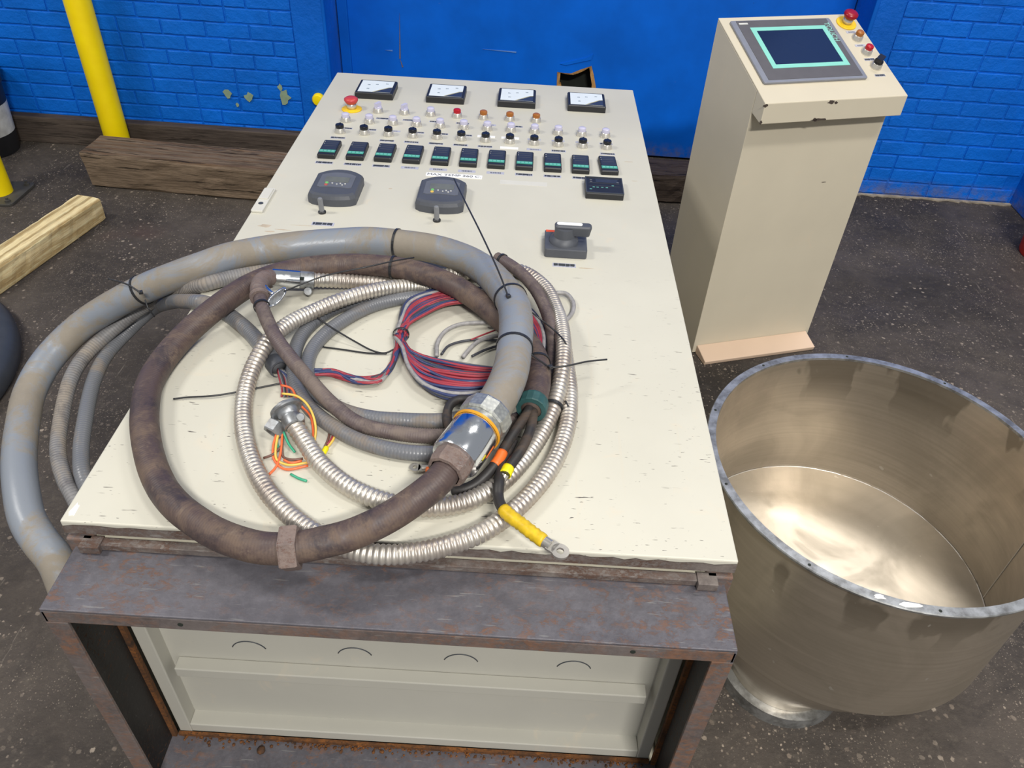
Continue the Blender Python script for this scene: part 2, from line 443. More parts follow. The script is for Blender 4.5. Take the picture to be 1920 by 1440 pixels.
plain('wire_pale', (146, 144, 144), .5, 0, .2, 120); plain('wire_dark', (58, 60, 68), .45)
plain('wire_orange', (226, 108, 62), .4); plain('wire_yellow', (228, 190, 90), .4); plain('wire_green', (56, 160, 124), .4); plain('wire_brown', (108, 76, 66), .4)
plain('cap_yellow', (240, 224, 20), .4)
plain('orange_mark', (226, 92, 48), .4)
plain('white_paint', (208, 208, 204), .5, 0, .2, 25)
plain('red_plastic', (196, 44, 32), .4, 0, .1)
plain('patch_green', (138, 158, 132), .6)
plain('void_dark', (34, 40, 34), .8)
plain('lug_metal', (196, 192, 184), .3, .8)
plain('post_plate', (72, 70, 66), .6, .2, .2, 20)
plain('fillet', (150, 140, 124), .85, 0, .3, 30)
plain('residue', (186, 172, 152), .6, 0, .1, 60)
plain('scratch_pale', (96, 140, 206), .5)
n = NT('screen_glass'); n.set(s2l((30, 42, 68)), .18)
# ---------------------------------------------------------------- floor and walls
floor = G().box(-5, 5, -4, 3.4, -.06, 0).obj('floor', 'floor'); tag(floor, kind='structure')
WROT = -.021; WY = 2.79
WM = Matrix.Translation((0, WY, 0)) @ Matrix.Rotation(WROT, 4, 'Z'); WI = WM.inverted()
def onwall(u, v, dy=0):
    """local wall coordinates (x along, z up) of a pixel on the plane dy behind the wall face"""
    d = RT*((u-960)/F_PX)+DN*((v-720)/F_PX)+FWD; a = WI @ CAM; b = WI.to_3x3() @ d; t = (dy-a.y)/b.y; return a+b*t
def wall(name, x0, x1):
    o = G().box(x0, x1, .0042, .34, 0, 3.2).obj(name, 'blue_mortar'); o.matrix_world = WM; return tag(o, kind='structure')
def brick_mesh(L, H, seed):
    rnd = random.Random(seed); j = lambda a: rnd.uniform(-a, a)
    n = 6; rings = []
    for d, y in ((0, .02), (0, .0028), (.0010, .0008), (.0032, 0)):
        ring = []
        for (x, z) in [(-L/2+L*i/n, -H/2) for i in range(n)]+[(L/2, -H/2+H*i/2) for i in range(2)]+[(L/2-L*i/n, H/2) for i in range(n)]+[(-L/2, H/2-H*i/2) for i in range(2)]:
            sx = 1-2*d/L; sz = 1-2*d/H
            ring.append((x*sx+j(.0008), y, z*sz+j(.0012)))
        rings.append(ring)
    return G().loft(rings).mesh('brick')
BR = {}
for L in (.187, .09, .135, .06):
    BR[L] = []
    for k in range(4):
        me = brick_mesh(L, .0575, k+int(L*1000)); me.materials.append(MAT['blue_brick']); BR[L].append(me)
def lay(wall_o, x0, x1, rows, zoff, left_edge=True):
    rnd = random.Random(int(x0*100)+3)
    for r in range(rows):
        z = zoff+.0645*(r+.5); x = x1 if left_edge else x0; sgn = -1 if left_edge else 1
        first = [.187, .09][r % 2]; k = 0
        while True:
            L = first if k == 0 else (.09 if rnd.random() < .13 else .187)
            nx = x+sgn*(L+.008)
            if (left_edge and nx < x0) or (not left_edge and nx > x1):
                rem = abs((x0 if left_edge else x1)-x)-.008
                for L in (.187, .135, .09, .06):
                    if L <= rem: break
                else: break
                nx = x+sgn*(L+.008)
            b = link('brick', rnd.choice(BR[L]), None, wall_o)
            b.location = ((x+nx)/2, rnd.uniform(-.0014, .0010), z); b.rotation_euler = (rnd.uniform(-.012, .012), 0, rnd.uniform(-.006, .006))
            x = nx; k += 1
            if (left_edge and x-.06 < x0) or (not left_edge and x+.06 > x1): break
wl = wall('wall_back_left', -5.0, -.75); lay(wl, -2.75, -.885, 15, .0)
wr = wall('wall_back_right', 1.55, 5.0); lay(wr, 1.66, 2.44, 16, .005, False)
# smooth plastered edges beside the doorway
for nm, a, b in (('trim_1', -.885, -.745), ('trim_2', 1.55, 1.66)):
    o = G().box(a, b, -.006, .01, 0, 3.2).obj(nm, 'blue_mortar', bevel=.004); o.matrix_world = WM; tag(o, kind='structure')
tr = G().box(-.752, -.738, -.010, .012, 0, 3.2).obj('trim_3', 'blue_steel', bevel=.004); tr.matrix_world = WM; tag(tr, kind='structure')
tr = G().box(-.745, -.70, .225, .262, 0, 3.0).obj('trim_4', 'blue_steel', bevel=.003); tr.matrix_world = WM; tag(tr, kind='structure')
tr = G().box(1.535, 1.552, -.010, .012, 0, 3.2).obj('trim_5', 'blue_steel', bevel=.004); tr.matrix_world = WM; tag(tr, kind='structure')
ret = G().box(2.45, 2.75, -.24, .02, 0, 3.2).obj('wall_right', 'blue_mortar', bevel=.006); ret.matrix_world = WM; tag(ret, kind='structure')
# flaked paint patches, parts of the left wall
def blob(cx, cz, rx, rz, n, seed):
    r = random.Random(seed)
    return [(cx+rx*math.cos(2*PI*i/n)*r.uniform(.55, 1.15), cz+rz*math.sin(2*PI*i/n)*r.uniform(.55, 1.15)) for i in range(n)]
XZ = Matrix(((1, 0, 0, 0), (0, 0, 1, 0), (0, 1, 0, 0), (0, 0, 0, 1)))
for k, (u, v, a, b) in enumerate(((427, 174, .020, .022), (468, 181, .024, .022), (535, 182, .026, .040), (526, 163, .012, .016), (446, 196, .010, .010))):
    p = onwall(u, v)
    o = G().prism(blob(p.x, p.z, a, b, 11, k), -.0060, -.0035, XZ).obj('paint_patch', 'patch_green', wl)
# door leaf, blue board with a broken hole
from mathutils.geometry import tessellate_polygon
dm = WM @ Matrix.Translation((0, .245, 0))
hp = [onwall(u, v, .245) for u, v in ((1045, 160), (1046, 135), (1058, 137), (1072, 138), (1086, 132), (1100, 127), (1108, 124), (1112, 140), (1116, 162))]
hole = [(p.x, p.z) for p in hp]+[(hp[-1].x-.01, hp[-1].z-.06), (hp[0].x+.02, hp[0].z-.05)]
outer = [(-.735, .012), (1.545, .012), (1.545, 2.9), (-.735, 2.9)]
tri = tessellate_polygon([[Vector((x, z, 0)) for x, z in outer], [Vector((x, z, 0)) for x, z in hole]])
P = outer+hole; nn = len(P); g = G()
g.v = [(x, 0, z) for x, z in P]+[(x, .03, z) for x, z in P]
for t in tri:
    a, b, c = [Vector((P[i][0], P[i][1], 0)) for i in t]
    t = t if (b-a).cross(c-a).z > 0 else t[::-1]
    g.f += [tuple(t), tuple(i+nn for i in t[::-1])]
g.f += [(i, i+nn, (i+1) % 4+nn, (i+1) % 4) for i in range(4)]
door = g.obj('door_1', 'blue_door'); door.matrix_world = dm; tag(door, kind='structure')
g = G(); hn = len(hole)
for i in range(hn):
    (x0, z0), (x1, z1) = hole[i], hole[(i+1) % hn]; cx = sum(p[0] for p in hole)/hn; cz = sum(p[1] for p in hole)/hn
    def q(x, z, d):
        L = math.hypot(cx-x, cz-z); return (x+(cx-x)/L*d, z+(cz-z)/L*d)
    a, b, c, d = q(x0, z0, -.003), q(x1, z1, -.003), q(x1, z1, .009+.008*((i+1) % 3)/2), q(x0, z0, .009+.008*(i % 3)/2)
    g.add([(a[0], -.003, a[1]), (b[0], -.003, b[1]), (c[0], .000, c[1]), (d[0], .000, d[1]), (a[0], .03, a[1]), (b[0], .03, b[1]), (c[0], .03, c[1]), (d[0], .03, d[1])],
          [(0, 1, 2, 3), (4, 7, 6, 5), (3, 2, 6, 7), (0, 3, 7, 4), (1, 5, 6, 2)])
g.obj('torn_edge', 'frayed', door)
tz = [onwall(u, v, .245) for u, v in ((1050, 119), (1100, 108), (1112, 101), (1108, 112), (1060, 122))]
G().prism([(p.x, p.z) for p in tz], -.004, -.001, XZ).obj('torn_flap', 'blue_door', door)
b = G().box(-.735, 1.545, .09, .13, 0, 2.9).obj('door_backing', 'void_dark', door)
# scratches on the door
for (u0, v0, u1, v1) in ((749, 24, 750, 110), (750, 110, 755, 126), (905, 92, 968, 98), (722, 94, 736, 95)):
    a, b = onwall(u0, v0, .243), onwall(u1, v1, .243); dx, dz = (b-a).x, (b-a).z; L = math.hypot(dx, dz); nx, nz = -dz/L*.003, dx/L*.003
    G().prism([(a.x, a.z), (b.x-nx, b.z-nz), (b.x+nx, b.z+nz)], -.0025, -.0003, XZ).obj('scratch', 'rust_hub' if u1 < 760 and v0 < 115 and u0 > 740 else 'scratch_pale', door)
# long board at the foot of the left wall
bd = G().box(-2.29, -.78, -.062, -.012, 0, .125).obj('baseboard_left', 'dark_board', bevel=.004); bd.matrix_world = WM; tag(bd, kind='structure')

# pale broken mortar fillet where the right wall meets the floor
rf = random.Random(8); fx = [1.66+.8*i/34 for i in range(35)]
o = G().prism([(x, -.006-rf.uniform(.006, .026)) for x in fx]+[(x, -.004) for x in reversed(fx)], 0, .006).obj('trim_6', 'fillet'); o.matrix_world = WM; tag(o, kind='structure')

# ---------------------------------------------------------------- timbers
def timber(name, L, W, H, mat, jit, seed, ns=26, cut=0.0):
    """beam along +x, from x=0, y 0..W, z 0..H, worn edges"""
    r = random.Random(seed); rings = []; c = min(W, H)*.07
    prof = [(c, 0), (W/2, 0), (W-c, 0), (W, c), (W, H/2), (W, H-c), (W-c, H), (W*.66, H), (W*.33, H), (c, H), (0, H-c), (0, H*.66), (0, H*.33), (0, c)]
    for i in range(ns+1):
        x = L*i/ns; e = min(i, ns-i)
        k = .985 if e == 0 else 1
        ring = [(x+(cut*(q[1]/H) if i == 0 else 0)+r.uniform(-jit, jit)*(.5 if e == 0 else 1), W/2+(q[0]-W/2)*k+r.uniform(-jit, jit), max(0, H/2+(q[1]-H/2)*k+(r.uniform(-jit, jit) if q[1] > .01 else 0))) for q in prof]
        rings.append([(a, b, c_) for a, b, c_ in ring])
    rings = [list(reversed(q)) for q in rings]
    return G().loft(rings).obj(name, mat)
o = timber('timber_beam', 2.0, .20, .15, 'old_timber', .004, 3, cut=-.02)
o.location = (-1.725, 2.365, 0); o.rotation_euler = (0, 0, -.068); tag(o, 'weathered brown timber beam lying in front of the yellow post', 'beam')
o = timber('timber_beam', .95, .19, .128, 'dark_timber', .004, 5)
o.location = (.42, 2.535, 0); o.rotation_euler = (0, 0, .002); tag(o, 'dark cracked timber beam lying between cabinet and touch screen console', 'beam')
o = timber('timber_post', .60, .108, .095, 'pine', .0012, 9)
MAT['pine_x'] = MAT['pine']
o.location = (-1.652, 2.112, 0); o.rotation_euler = (0, 0, math.radians(-102.3)); tag(o, 'pale new square pine timber lying on the floor by the yellow bollard', 'timber')

# ---------------------------------------------------------------- yellow posts
t = thing('safety_post', 'tall yellow painted steel post standing behind the weathered beam', 'post', (-1.735, 2.688, 0))
G().lathe([(.054, 0), (.054, 1.35), (.05, 1.37), (.02, 1.385)], 32).obj('pipe', 'yellow_paint', t, True, sharp=40)
t = thing('safety_post', 'yellow bollard bolted to the floor with a grey base plate', 'post', (-2.068, 2.245, 0))
G().lathe([(.054, .012), (.054, 1.1), (.05, 1.12), (.02, 1.135)], 32).obj('pipe', 'yellow_paint', t, True, sharp=40)
pl = G().prism(rrect(-.105, .105, -.105, .105, .025), 0, .012).obj('base_plate', 'post_plate', t, bevel=.002)
for sx in (-1, 1):
    for sy in (-1, 1):
        G().lathe([(.012, .012), (.012, .02), (.006, .021), (.006, .03)], 6, Matrix.Translation((sx*.078, sy*.078, 0))).obj('bolt', 'post_plate', pl)
# yellow stub on the wall corner
p = WM @ onwall(597, 187, -.02)
o = G().lathe([(.026, 0), (.028, .006), (.028, .022), (.022, .030), (.010, .032)], 20, Matrix.Rotation(PI/2, 4, 'X')).obj('wall_cap', 'yellow_paint', None, True, sharp=40)
o.location = (p.x, p.y+.016, p.z); tag(o, 'small round yellow cap fixed to the blue wall corner', 'cap')

# ---------------------------------------------------------------- pail, tub, red bucket at the picture edges
t = thing('pail', 'black plastic pail with white paint band against the blue wall', 'bucket', (-2.345, 2.665, 0))
H = .37
pf = [(.128, 0), (.131, .008), (.139, .13)]
G().lathe([(.128, 0), (.130, .01), (.1345, .09)], 40, caps=False).obj('lower_band', 'black_plastic', t, True)
G().lathe([(.1345, .09), (.142, .22)], 40, caps=False).obj('white_band', 'white_paint', t, True)
G().lathe([(.142, .22), (.147, .30), (.152, .302), (.152, .308), (.148, .31), (.149, .325), (.154, .327), (.154, .333), (.149, .335), (.151, .362), (.157, .364), (.157, .37), (.149, .371), (.145, .33), (.125, .02), (.0, .02)], 40, caps=False).obj('upper_wall', 'black_plastic', t, True, sharp=40)
o = G().lathe([(.0, .0), (.55, 0), (.566, .02), (.566, .055), (.556, .075), (.535, .09), (.40, .094), (.38, .082), (.0, .08)], 72, caps=False).obj('tub_base', 'dark_plastic', None, True, sharp=50)
o.location = (-1.935, .955, 0); tag(o, 'large round dark plastic base standing on the floor under the hanging hoses', 'base')
t = thing('red_bucket', 'small red plastic bucket on the floor near the wall corner', 'bucket', (2.405, 2.255, 0))
G().lathe([(.0, 0), (.118, 0), (.122, .008), (.138, .2), (.146, .202), (.146, .214), (.136, .215), (.116, .02), (0, .02)], 36, caps=False).obj('wall', 'red_plastic', t, True, sharp=45)
tube('handle', spline([(.14*math.cos(a), .14*math.sin(a)*.55-.03, .2-.09*math.sin(a)) for a in [PI*k/8 for k in range(9)]], .008), .003, 'zinc_dull', t, 8)

# ---------------------------------------------------------------- touch-screen console
con = thing('control_console', 'cream pedestal console with slanted touch screen top', 'console', (.7715, 1.4247, 0), .2996)
W_, OV, TH, HN, SL, CL = .430, .0551, .0571, .885, .3486, .359
DEP = CL*math.cos(SL)-OV
zb = lambda y: HN+(y+OV)*math.tan(SL)
YZ = Matrix(((0, 0, 1, 0), (1, 0, 0, 0), (0, 1, 0, 0), (0, 0, 0, 1)))     # polygon (y,z) extruded along x
G().prism([(0, .004), (DEP, .004), (DEP, zb(DEP)-.005), (0, zb(0)-.005)], -.008, W_+.008, YZ).obj('pedestal', 'cream_console', con, bevel=.0015)
G().prism([(-OV, HN-TH), (-.0005, HN-TH+.012), (-.0005, zb(0)-.0045), (DEP, zb(DEP)-.0045), (DEP, zb(DEP)), (-OV, HN)], -.008, .438, YZ).obj('sloped_top', 'cream_console', con, bevel=.0022)
G().prism([(-.068, 0), (-.072, .016), (-.003, .034), (0, .034), (0, 0)], .004, W_-.004, YZ).obj('foot_flange', 'cream_foot', con, bevel=.003)
# panel frame: x right, y up the slope, z out
PM = Matrix.Translation((-.011, -OV, HN)) @ Matrix.Rotation(SL, 4, 'X')
def onpanel(name, g, mat, parent, M2=Matrix(), **k):
    o = g.obj(name, mat, parent, **k)
    o.matrix_local = (PM @ M2) if parent is con else M2
    return o
hm = Matrix.Translation((.0268, .0709, .0005))
hmi = onpanel('touch_screen', G().prism(rrect(0, .325, 0, .263, .006), 0, .007), 'hmi_frame', con, hm, bevel=.002)
onpanel('face_sheet', G().prism([(.017, .010), (.312, .010), (.312, .259), (.017, .259)], .007, .0078), 'hmi_face', hmi)
def frame(x0, x1, y0, y1, t, z0, z1):
    g = G()
    for a in ((x0, x1, y0, y0+t), (x0, x1, y1-t, y1), (x0, x0+t, y0+t, y1-t), (x1-t, x1, y0+t, y1-t)): g.box(*a, z0, z1)
    return g
onpanel('screen_border', frame(.049, .293, .054, .228, .015, .0078, .0086), 'hmi_teal', hmi)
onpanel('screen', G().box(.064, .278, .069, .213, .0078, .0081), 'screen_glass', hmi)
onpanel('logo_plate', G().box(.022, .050, .243, .250, .0078, .0083), 'key_white', hmi)
text_obj('lettering', 'TOUCH', .024, 'hmi_lettering', hmi, Matrix.Translation((.301, .198, .0082)) @ Matrix.Rotation(-PI/2, 4, 'Z'), .0003)

# ---- operator elements (local: on a panel, z outward) : each is one part with sub-parts
RING = G().lathe([(.0160, 0), (.0160, .003), (.0150, .0045), (.0140, .012), (.0124, .0140), (.0100, .0145)], 20).mesh('collar', True); RING.materials.append(MAT['button_ring'])
RING.set_sharp_from_angle(angle=math.radians(35))
CAPS = {}
def cap_mesh(kind):
    if kind in CAPS: return CAPS[kind]
    if kind.startswith('lamp'):
        g = G().lathe([(.0112, .013), (.0117, .0205), (.0110, .0235), (.0080, .0255), (.0030, .0262)], 18)
    elif kind == 'knob_black':
        g = G().lathe([(.0108, .013), (.0122, .016), (.0122, .0220), (.0112, .0242), (.004, .0246)], 18).box(-.0020, .0020, -.0100, .0100, .0238, .0258)
    elif kind == 'selector':
        g = G().lathe([(.0116, .013), (.0116, .018), (.0105, .0195)], 18).prism([(-.0050, -.0110), (.0050, -.0110), (.0050, .0110), (-.0050, .0110)], .0185, .030, Matrix.Rotation(-.5, 4, 'Z'))
    elif kind == 'selector_black':
        g = G().lathe([(.0125, .013), (.0125, .019), (.0110, .0215)], 18).prism([(-.0085, -.0135), (.0085, -.0135), (.0085, .0135), (-.0085, .0135)], .0205, .031, Matrix.Rotation(-.9, 4, 'Z'))
    me = g.mesh('lens', True); me.set_sharp_from_angle(angle=math.radians(40))
    me.materials.append(MAT[{'selector': 'lamp_white', 'selector_black': 'knob_black'}.get(kind, kind)]); CAPS[kind] = me
    return me
NAMES = {'knob_black': 'push_button', 'selector': 'selector_switch', 'selector_black': 'selector_switch'}
def operator(kind, parent, M, s=1.0):
    o = link(NAMES.get(kind, 'indicator_lamp'), RING, None, parent); o.matrix_local = M @ Matrix.Scale(s, 4)
    c = link('knob' if 'sel' in kind else 'lens', cap_mesh(kind), None, o); return o
SP = G().lathe([(.0305, 0), (.0305, .003), (.0285, .004)], 28).mesh('yellow_ring', True); SP.materials.append(MAT['safety_yellow'])
SC_ = G().lathe([(.0145, .004), (.0145, .016), (.012, .018), (.012, .022)], 20).mesh('collar', True); SC_.materials.append(MAT['button_ring'])
def estop(parent, M, mat):
    o = link('emergency_stop', SP, None, parent); o.matrix_local = M; link('collar', SC_, None, o)
    G().lathe([(.012, .018), (.0170, .0215), (.0212, .0285), (.0208, .0335), (.0150, .0375), (.0050, .0380)], 24).obj('mushroom_head', mat, o, True)
    return o
PLM = G().box(-.021, .021, -.0062, .0062, 0, .0006).mesh('label_plate'); PLM.materials.append(MAT['label_grey'])
def label_plate(parent, M, seed, dark=True):
    """small engraved plate; the dark strip carries an unreadable row of marks"""
    r = random.Random(seed); o = link('label_plate', PLM, None, parent); o.matrix_local = M
    kind = r.random()
    g = G()
    if dark and kind < .62:
        x = -.019
        while x < .018:
            L = r.uniform(.0015, .006); g.box(x, min(.0195, x+L), -.0046+r.uniform(0, .0016), .0046, .0006, .0009); x += L+r.choice([0, 0, .0006, .001])
        g.obj('print', 'dark_plastic', o)
    elif dark:
        x = -.012
        while x < .012:
            L = r.uniform(.001, .0035); g.box(x, x+L, -.0030, .0030, .0006, .0008); x += L+.0012
        g.obj('print', 'charcoal_light', o)
    return o
estop(con, PM @ Matrix.Translation((.404, .315, 0)), 'stop_dark_red')
for k, (kd, y) in enumerate((('lamp_amber', .245), ('lamp_red', .183), ('selector_black', .122))):
    operator(kd, con, PM @ Matrix.Translation((.406, y, 0)), 1.0 if k < 2 else 1.05)
for y in (.277, .217, .156, .088): label_plate(con, PM @ Matrix.Translation((.402, y-.002, 0)) @ Matrix.Scale(.8, 4), int(y*1000))
# chipped paint on the edges
for (x, y, z, a, b, s) in ((.195, -OV-.0006, HN-.006, .013, .006, 1), (.21, -OV-.0006, HN-.008, .006, .004, 2), (.175, -OV-.0006, HN-TH+.004, .028, .004, 3), (.16, -OV-.0006, HN-TH+.004, .008, .006, 4), (-.006, -OV-.0006, HN-.006, .008, .005, 5), (-.008, -OV-.0006, HN-TH+.006, .005, .006, 6), (.30, -.0009, .61, .010, .0012, 8)):
    G().prism(blob(x, z, a, b, 9, s), y, y+.0006, XZ).obj('paint_chip', 'chip_dark', con)

# ---------------------------------------------------------------- stainless hopper
hop = thing('hopper', 'round stainless steel hopper with rolled rim and offset outlet', 'hopper', (.93, .432, 0))
R0, ZT, ZS = .349, .50, .125; OX, OY, R1 = -.132, -.184, .119; N = 96
def circ(cx, cy, r, z, n=N): return [(cx+r*math.cos(2*PI*i/n), cy+r*math.sin(2*PI*i/n), z) for i in range(n)]
G().loft([circ(0, 0, R0, ZT-.003), circ(0, 0, R0, ZS), circ(0, 0, R0-.0025, ZS), circ(0, 0, R0-.0025, ZT-.003)], caps=False).obj('side_wall', 'stainless', hop, True, sharp=40)
rings = []
for k in range(9):
    s = k/8; rings.append(circ(OX*s, OY*s, R0-.001+(R1-R0)*s, ZS+(.048-ZS)*s))
rings += [circ(OX, OY, R1, .03), circ(OX, OY, R1-.003, .03)]
for k in range(8, -1, -1):
    s = k/8; rings.append(circ(OX*s, OY*s, R0-.004+(R1-R0)*s, ZS+.003+(.048-ZS)*s))
G().loft(rings, caps=False).obj('cone_bottom', 'stainless', hop, True, sharp=50)
G().loft([circ(OX, OY, R1, .034), circ(OX, OY, R1+.020, .034), circ(OX, OY, R1+.020, 0), circ(OX, OY, R1-.004, 0), circ(OX, OY, R1-.004, .034)], caps=False).obj('outlet_ring', 'steel_rim', hop, True, sharp=40)
rim = G().loft([circ(0, 0, R0-.003, ZT-.006), circ(0, 0, R0-.003, ZT), circ(0, 0, R0+.014, ZT), circ(0, 0, R0+.0155, ZT-.002), circ(0, 0, R0+.0145, ZT-.007), circ(0, 0, R0+.001, ZT-.007)], caps=False).obj('rim', 'steel_rim', hop, True, sharp=40)
for a in range(10):
    an = a*2*PI/10+.25; G().lathe([(.003, 0), (.003, .0006)], 10, Matrix.Translation(((R0+.0065)*math.cos(an), (R0+.0065)*math.sin(an), ZT-.0001))).obj('bolt_hole', 'void_dark', rim)
r2 = random.Random(4)
g = G()
seam = [Vector(((R0-.0045)*math.cos(a), (R0-.0045)*math.sin(a), ZS+.002+r2.uniform(-.0008, .0008))) for a in [2*PI*k/160 for k in range(161)]]
tube('weld_seam', seam, .0018, 'weld', hop, 6)
an = math.radians(-8)
tube('weld_seam', [Vector(((R0-.0035)*math.cos(an+r2.uniform(-.002, .002)), (R0-.0035)*math.sin(an), z)) for z in [ZS+(ZT-ZS-.01)*k/30 for k in range(31)]], .0013, 'weld', hop, 6)
for k, (a_, b_) in enumerate(((math.radians(258), .022), (math.radians(250), .012))):
    pts = blob((R0+.006)*math.cos(a_), (R0+.006)*math.sin(a_), b_, .006, 10, k+20)
    G().prism(pts, ZT+.0001, ZT+.0008).obj('paint_spot', 'label_white', rim)
# ---------------------------------------------------------------- control cabinet lying on its back
cab = thing('control_cabinet', 'cream electrical control cabinet lying on its back, controls facing up', 'control cabinet')
ZT_ = .70
def part(name, mat, g, bevel=0, parent=None, **k): return g.obj(name, mat, parent or cab, bevel=bevel, **k)
# body: five sheet sides
part('body', 'cream_body', G().box(-.5, -.497, 0, 1.945, 0, .662).box(.497, .5, 0, 1.945, 0, .662).box(-.497, .497, 1.942, 1.945, 0, .662).box(-.497, .497, 0, 1.945, 0, .003)
     .box(-.5, .5, .003, 1.945, .640, .662))
part('end_ledge', 'dirty_edge', G().box(-.475, .475, -.012, .003, .652, .664).box(-.475, -.445, -.02, .003, .652, .667).box(.445, .475, -.02, .003, .652, .667), .001)
door_ = part('cabinet_door', 'cream_door', G().box(-.5005, .5005, 0.0, 1.947, .673, ZT_), .0025)
g = G(); rr = random.Random(2); xs = [-.4995+.999*i/60 for i in range(61)]
v = [];
for x in xs: v += [(x, -.0012, .6745), (x, -.0012, .6945-abs(rr.gauss(0, .0022)))]
g.add(v, [(2*i, 2*i+2, 2*i+3, 2*i+1) for i in range(60)]); g.add([(x, y+.0011, z) for x, y, z in v], [(2*i+1, 2*i+3, 2*i+2, 2*i) for i in range(60)])
g.obj('worn_edge', 'dirty_edge', door_)
part('door_gasket', 'black_plastic', G().box(-.485, .485, .012, 1.93, .662, .673))
for x in (-.5, .5):
    s = -1 if x < 0 else 1
    part('corner_bracket', 'rust_lip', G().box(min(x, x-s*.04), max(x, x-s*.04), -.006, .02, .60, .667), .003)
# recessed end plate with ribs and knock-outs
part('end_plate', 'cream_inner', G().box(-.47, .47, .030, .034, .05, .64))
fr = part('end_plate_frame', 'cream_inner', G().box(-.47, -.445, .0, .032, .05, .64).box(.445, .47, .0, .032, .05, .64).box(-.445, .445, .0, .032, .058, .085).box(-.445, .445, .002, .032, .60, .64), .002)
part('rib', 'cream_inner', G().box(-.430, .430, .004, .030, .262, .288), .002)
for x in (-.293, -.102, .090, .294):
    path = [Vector((x+.032*math.cos(a), .0295, .320+.032*math.sin(a))) for a in [.35+k*(PI-.7)/14 for k in range(15)]]
    tube('knock_out', path, .0011, 'dark_plastic', cab, 6)
# plinth frame (base of the cabinet)
pl = part('plinth_top', 'rust_plinth', G().box(-.49, .49, -.116, -.002, .645, .650), .0015)
part('plinth_lip', 'rust_lip', G().box(-.49, .49, -.116, -.111, .619, .645), .0015, pl)
for s in (-1, 1):
    a = part('plinth_side', 'rust_plinth', G().box(min(s*.485, s*.49), max(s*.485, s*.49), -.116, -.002, 0, .645), .001)
    part('plinth_lip', 'rust_lip', G().box(min(s*.459, s*.4902), max(s*.459, s*.4902), -.1165, -.111, .0, .619), .001, a)
    part('inner_face', 'black_rust', G().box(min(s*.483, s*.485), max(s*.483, s*.485), -.111, -.001, .0, .645), 0, a)
    part('rust_line', 'orange_rust', G().box(min(s*.474, s*.483), max(s*.474, s*.483), -.010, -.002, .05, .60), 0, a)
part('inner_face', 'black_rust', G().box(-.483, .483, -.111, -.001, .642, .645), 0, pl)
bt = part('plinth_bottom', 'rust_plinth', G().box(-.485, .485, -.116, -.002, .046, .051), .001)
part('plinth_lip', 'rust_lip', G().box(-.485, .485, -.116, -.111, 0, .046), .001, bt)
g = G(); rr = random.Random(5)
for k in range(420):
    x = rr.uniform(-.465, .465); y = -.004-abs(rr.gauss(0, .008)); s = rr.uniform(.0012, .0036)
    g.lathe([(s, 0), (s*.9, s*.7), (s*.3, s*1.1)], 5, Matrix.Translation((x, y, .0508)) @ Matrix.Rotation(rr.uniform(0, 3), 4, 'Z'))
o = g.obj('rust_flakes', 'orange_rust', bt); o['kind'] = 'stuff'
for (x, y, s) in ((-.30, -.028, .008), (.32, -.035, .008), (-.02, -.06, .004)):
    G().lathe([(s, 0), (s*1.05, s*.5), (s*.6, s*.9), (s*.2, s*1.0)], 8, Matrix.Translation((x, y, .051))).obj('rust_clump', 'orange_rust', bt, True)
part('rust_line', 'orange_rust', G().box(-.47, .47, -.008, -.002, .051, .060), 0, bt)
for x in (-.295, .345): G().lathe([(.004, 0), (.004, .0008)], 10, Matrix.Translation((x, -.1162, .633)) @ Matrix.Rotation(PI/2, 4, 'X')).obj('bolt_hole', 'void_dark', pl)

# ---- panel
T = Matrix.Translation
def pan(x, y, rz=0): return T((x, y, ZT_)) @ Matrix.Rotation(rz, 4, 'Z')
X0, DX = -.388, .0702
for i in range(12):
    operator('lamp_white', cab, pan(X0+DX*i, 1.536))
    operator('knob_black', cab, pan(X0+DX*i, 1.453, random.uniform(-.1, .1)))
for k, kind in enumerate(('selector', 'selector', 'lamp_white', 'lamp_red', 'lamp_amber', 'lamp_amber', 'lamp_amber')):
    operator(kind, cab, pan(-.306+.0805*k, 1.620))
estop(cab, pan(-.389, 1.630), 'stop_red')
# label plates under the rows
for i in range(12):
    if i in (1, 10): continue
    label_plate(cab, pan(X0+DX*i+.001, 1.414), 30+i)
for i in range(12): label_plate(cab, pan(X0+DX*i+.010 if i < 6 else X0+DX*i, 1.4845) @ Matrix.Scale(.9, 4), 60+i)
for k in range(6): label_plate(cab, pan(-.285+.0805*k, 1.5725) @ Matrix.Scale(.95, 4), 80+k)
for i, (a, b) in enumerate(((6, 1.4845), (7, 1.4845), (7, 1.414))):
    part('white_sticker', 'label_white', G().box(X0+DX*a-.026, X0+DX*a+.026, b-.007, b+.007, ZT_, ZT_+.0011))
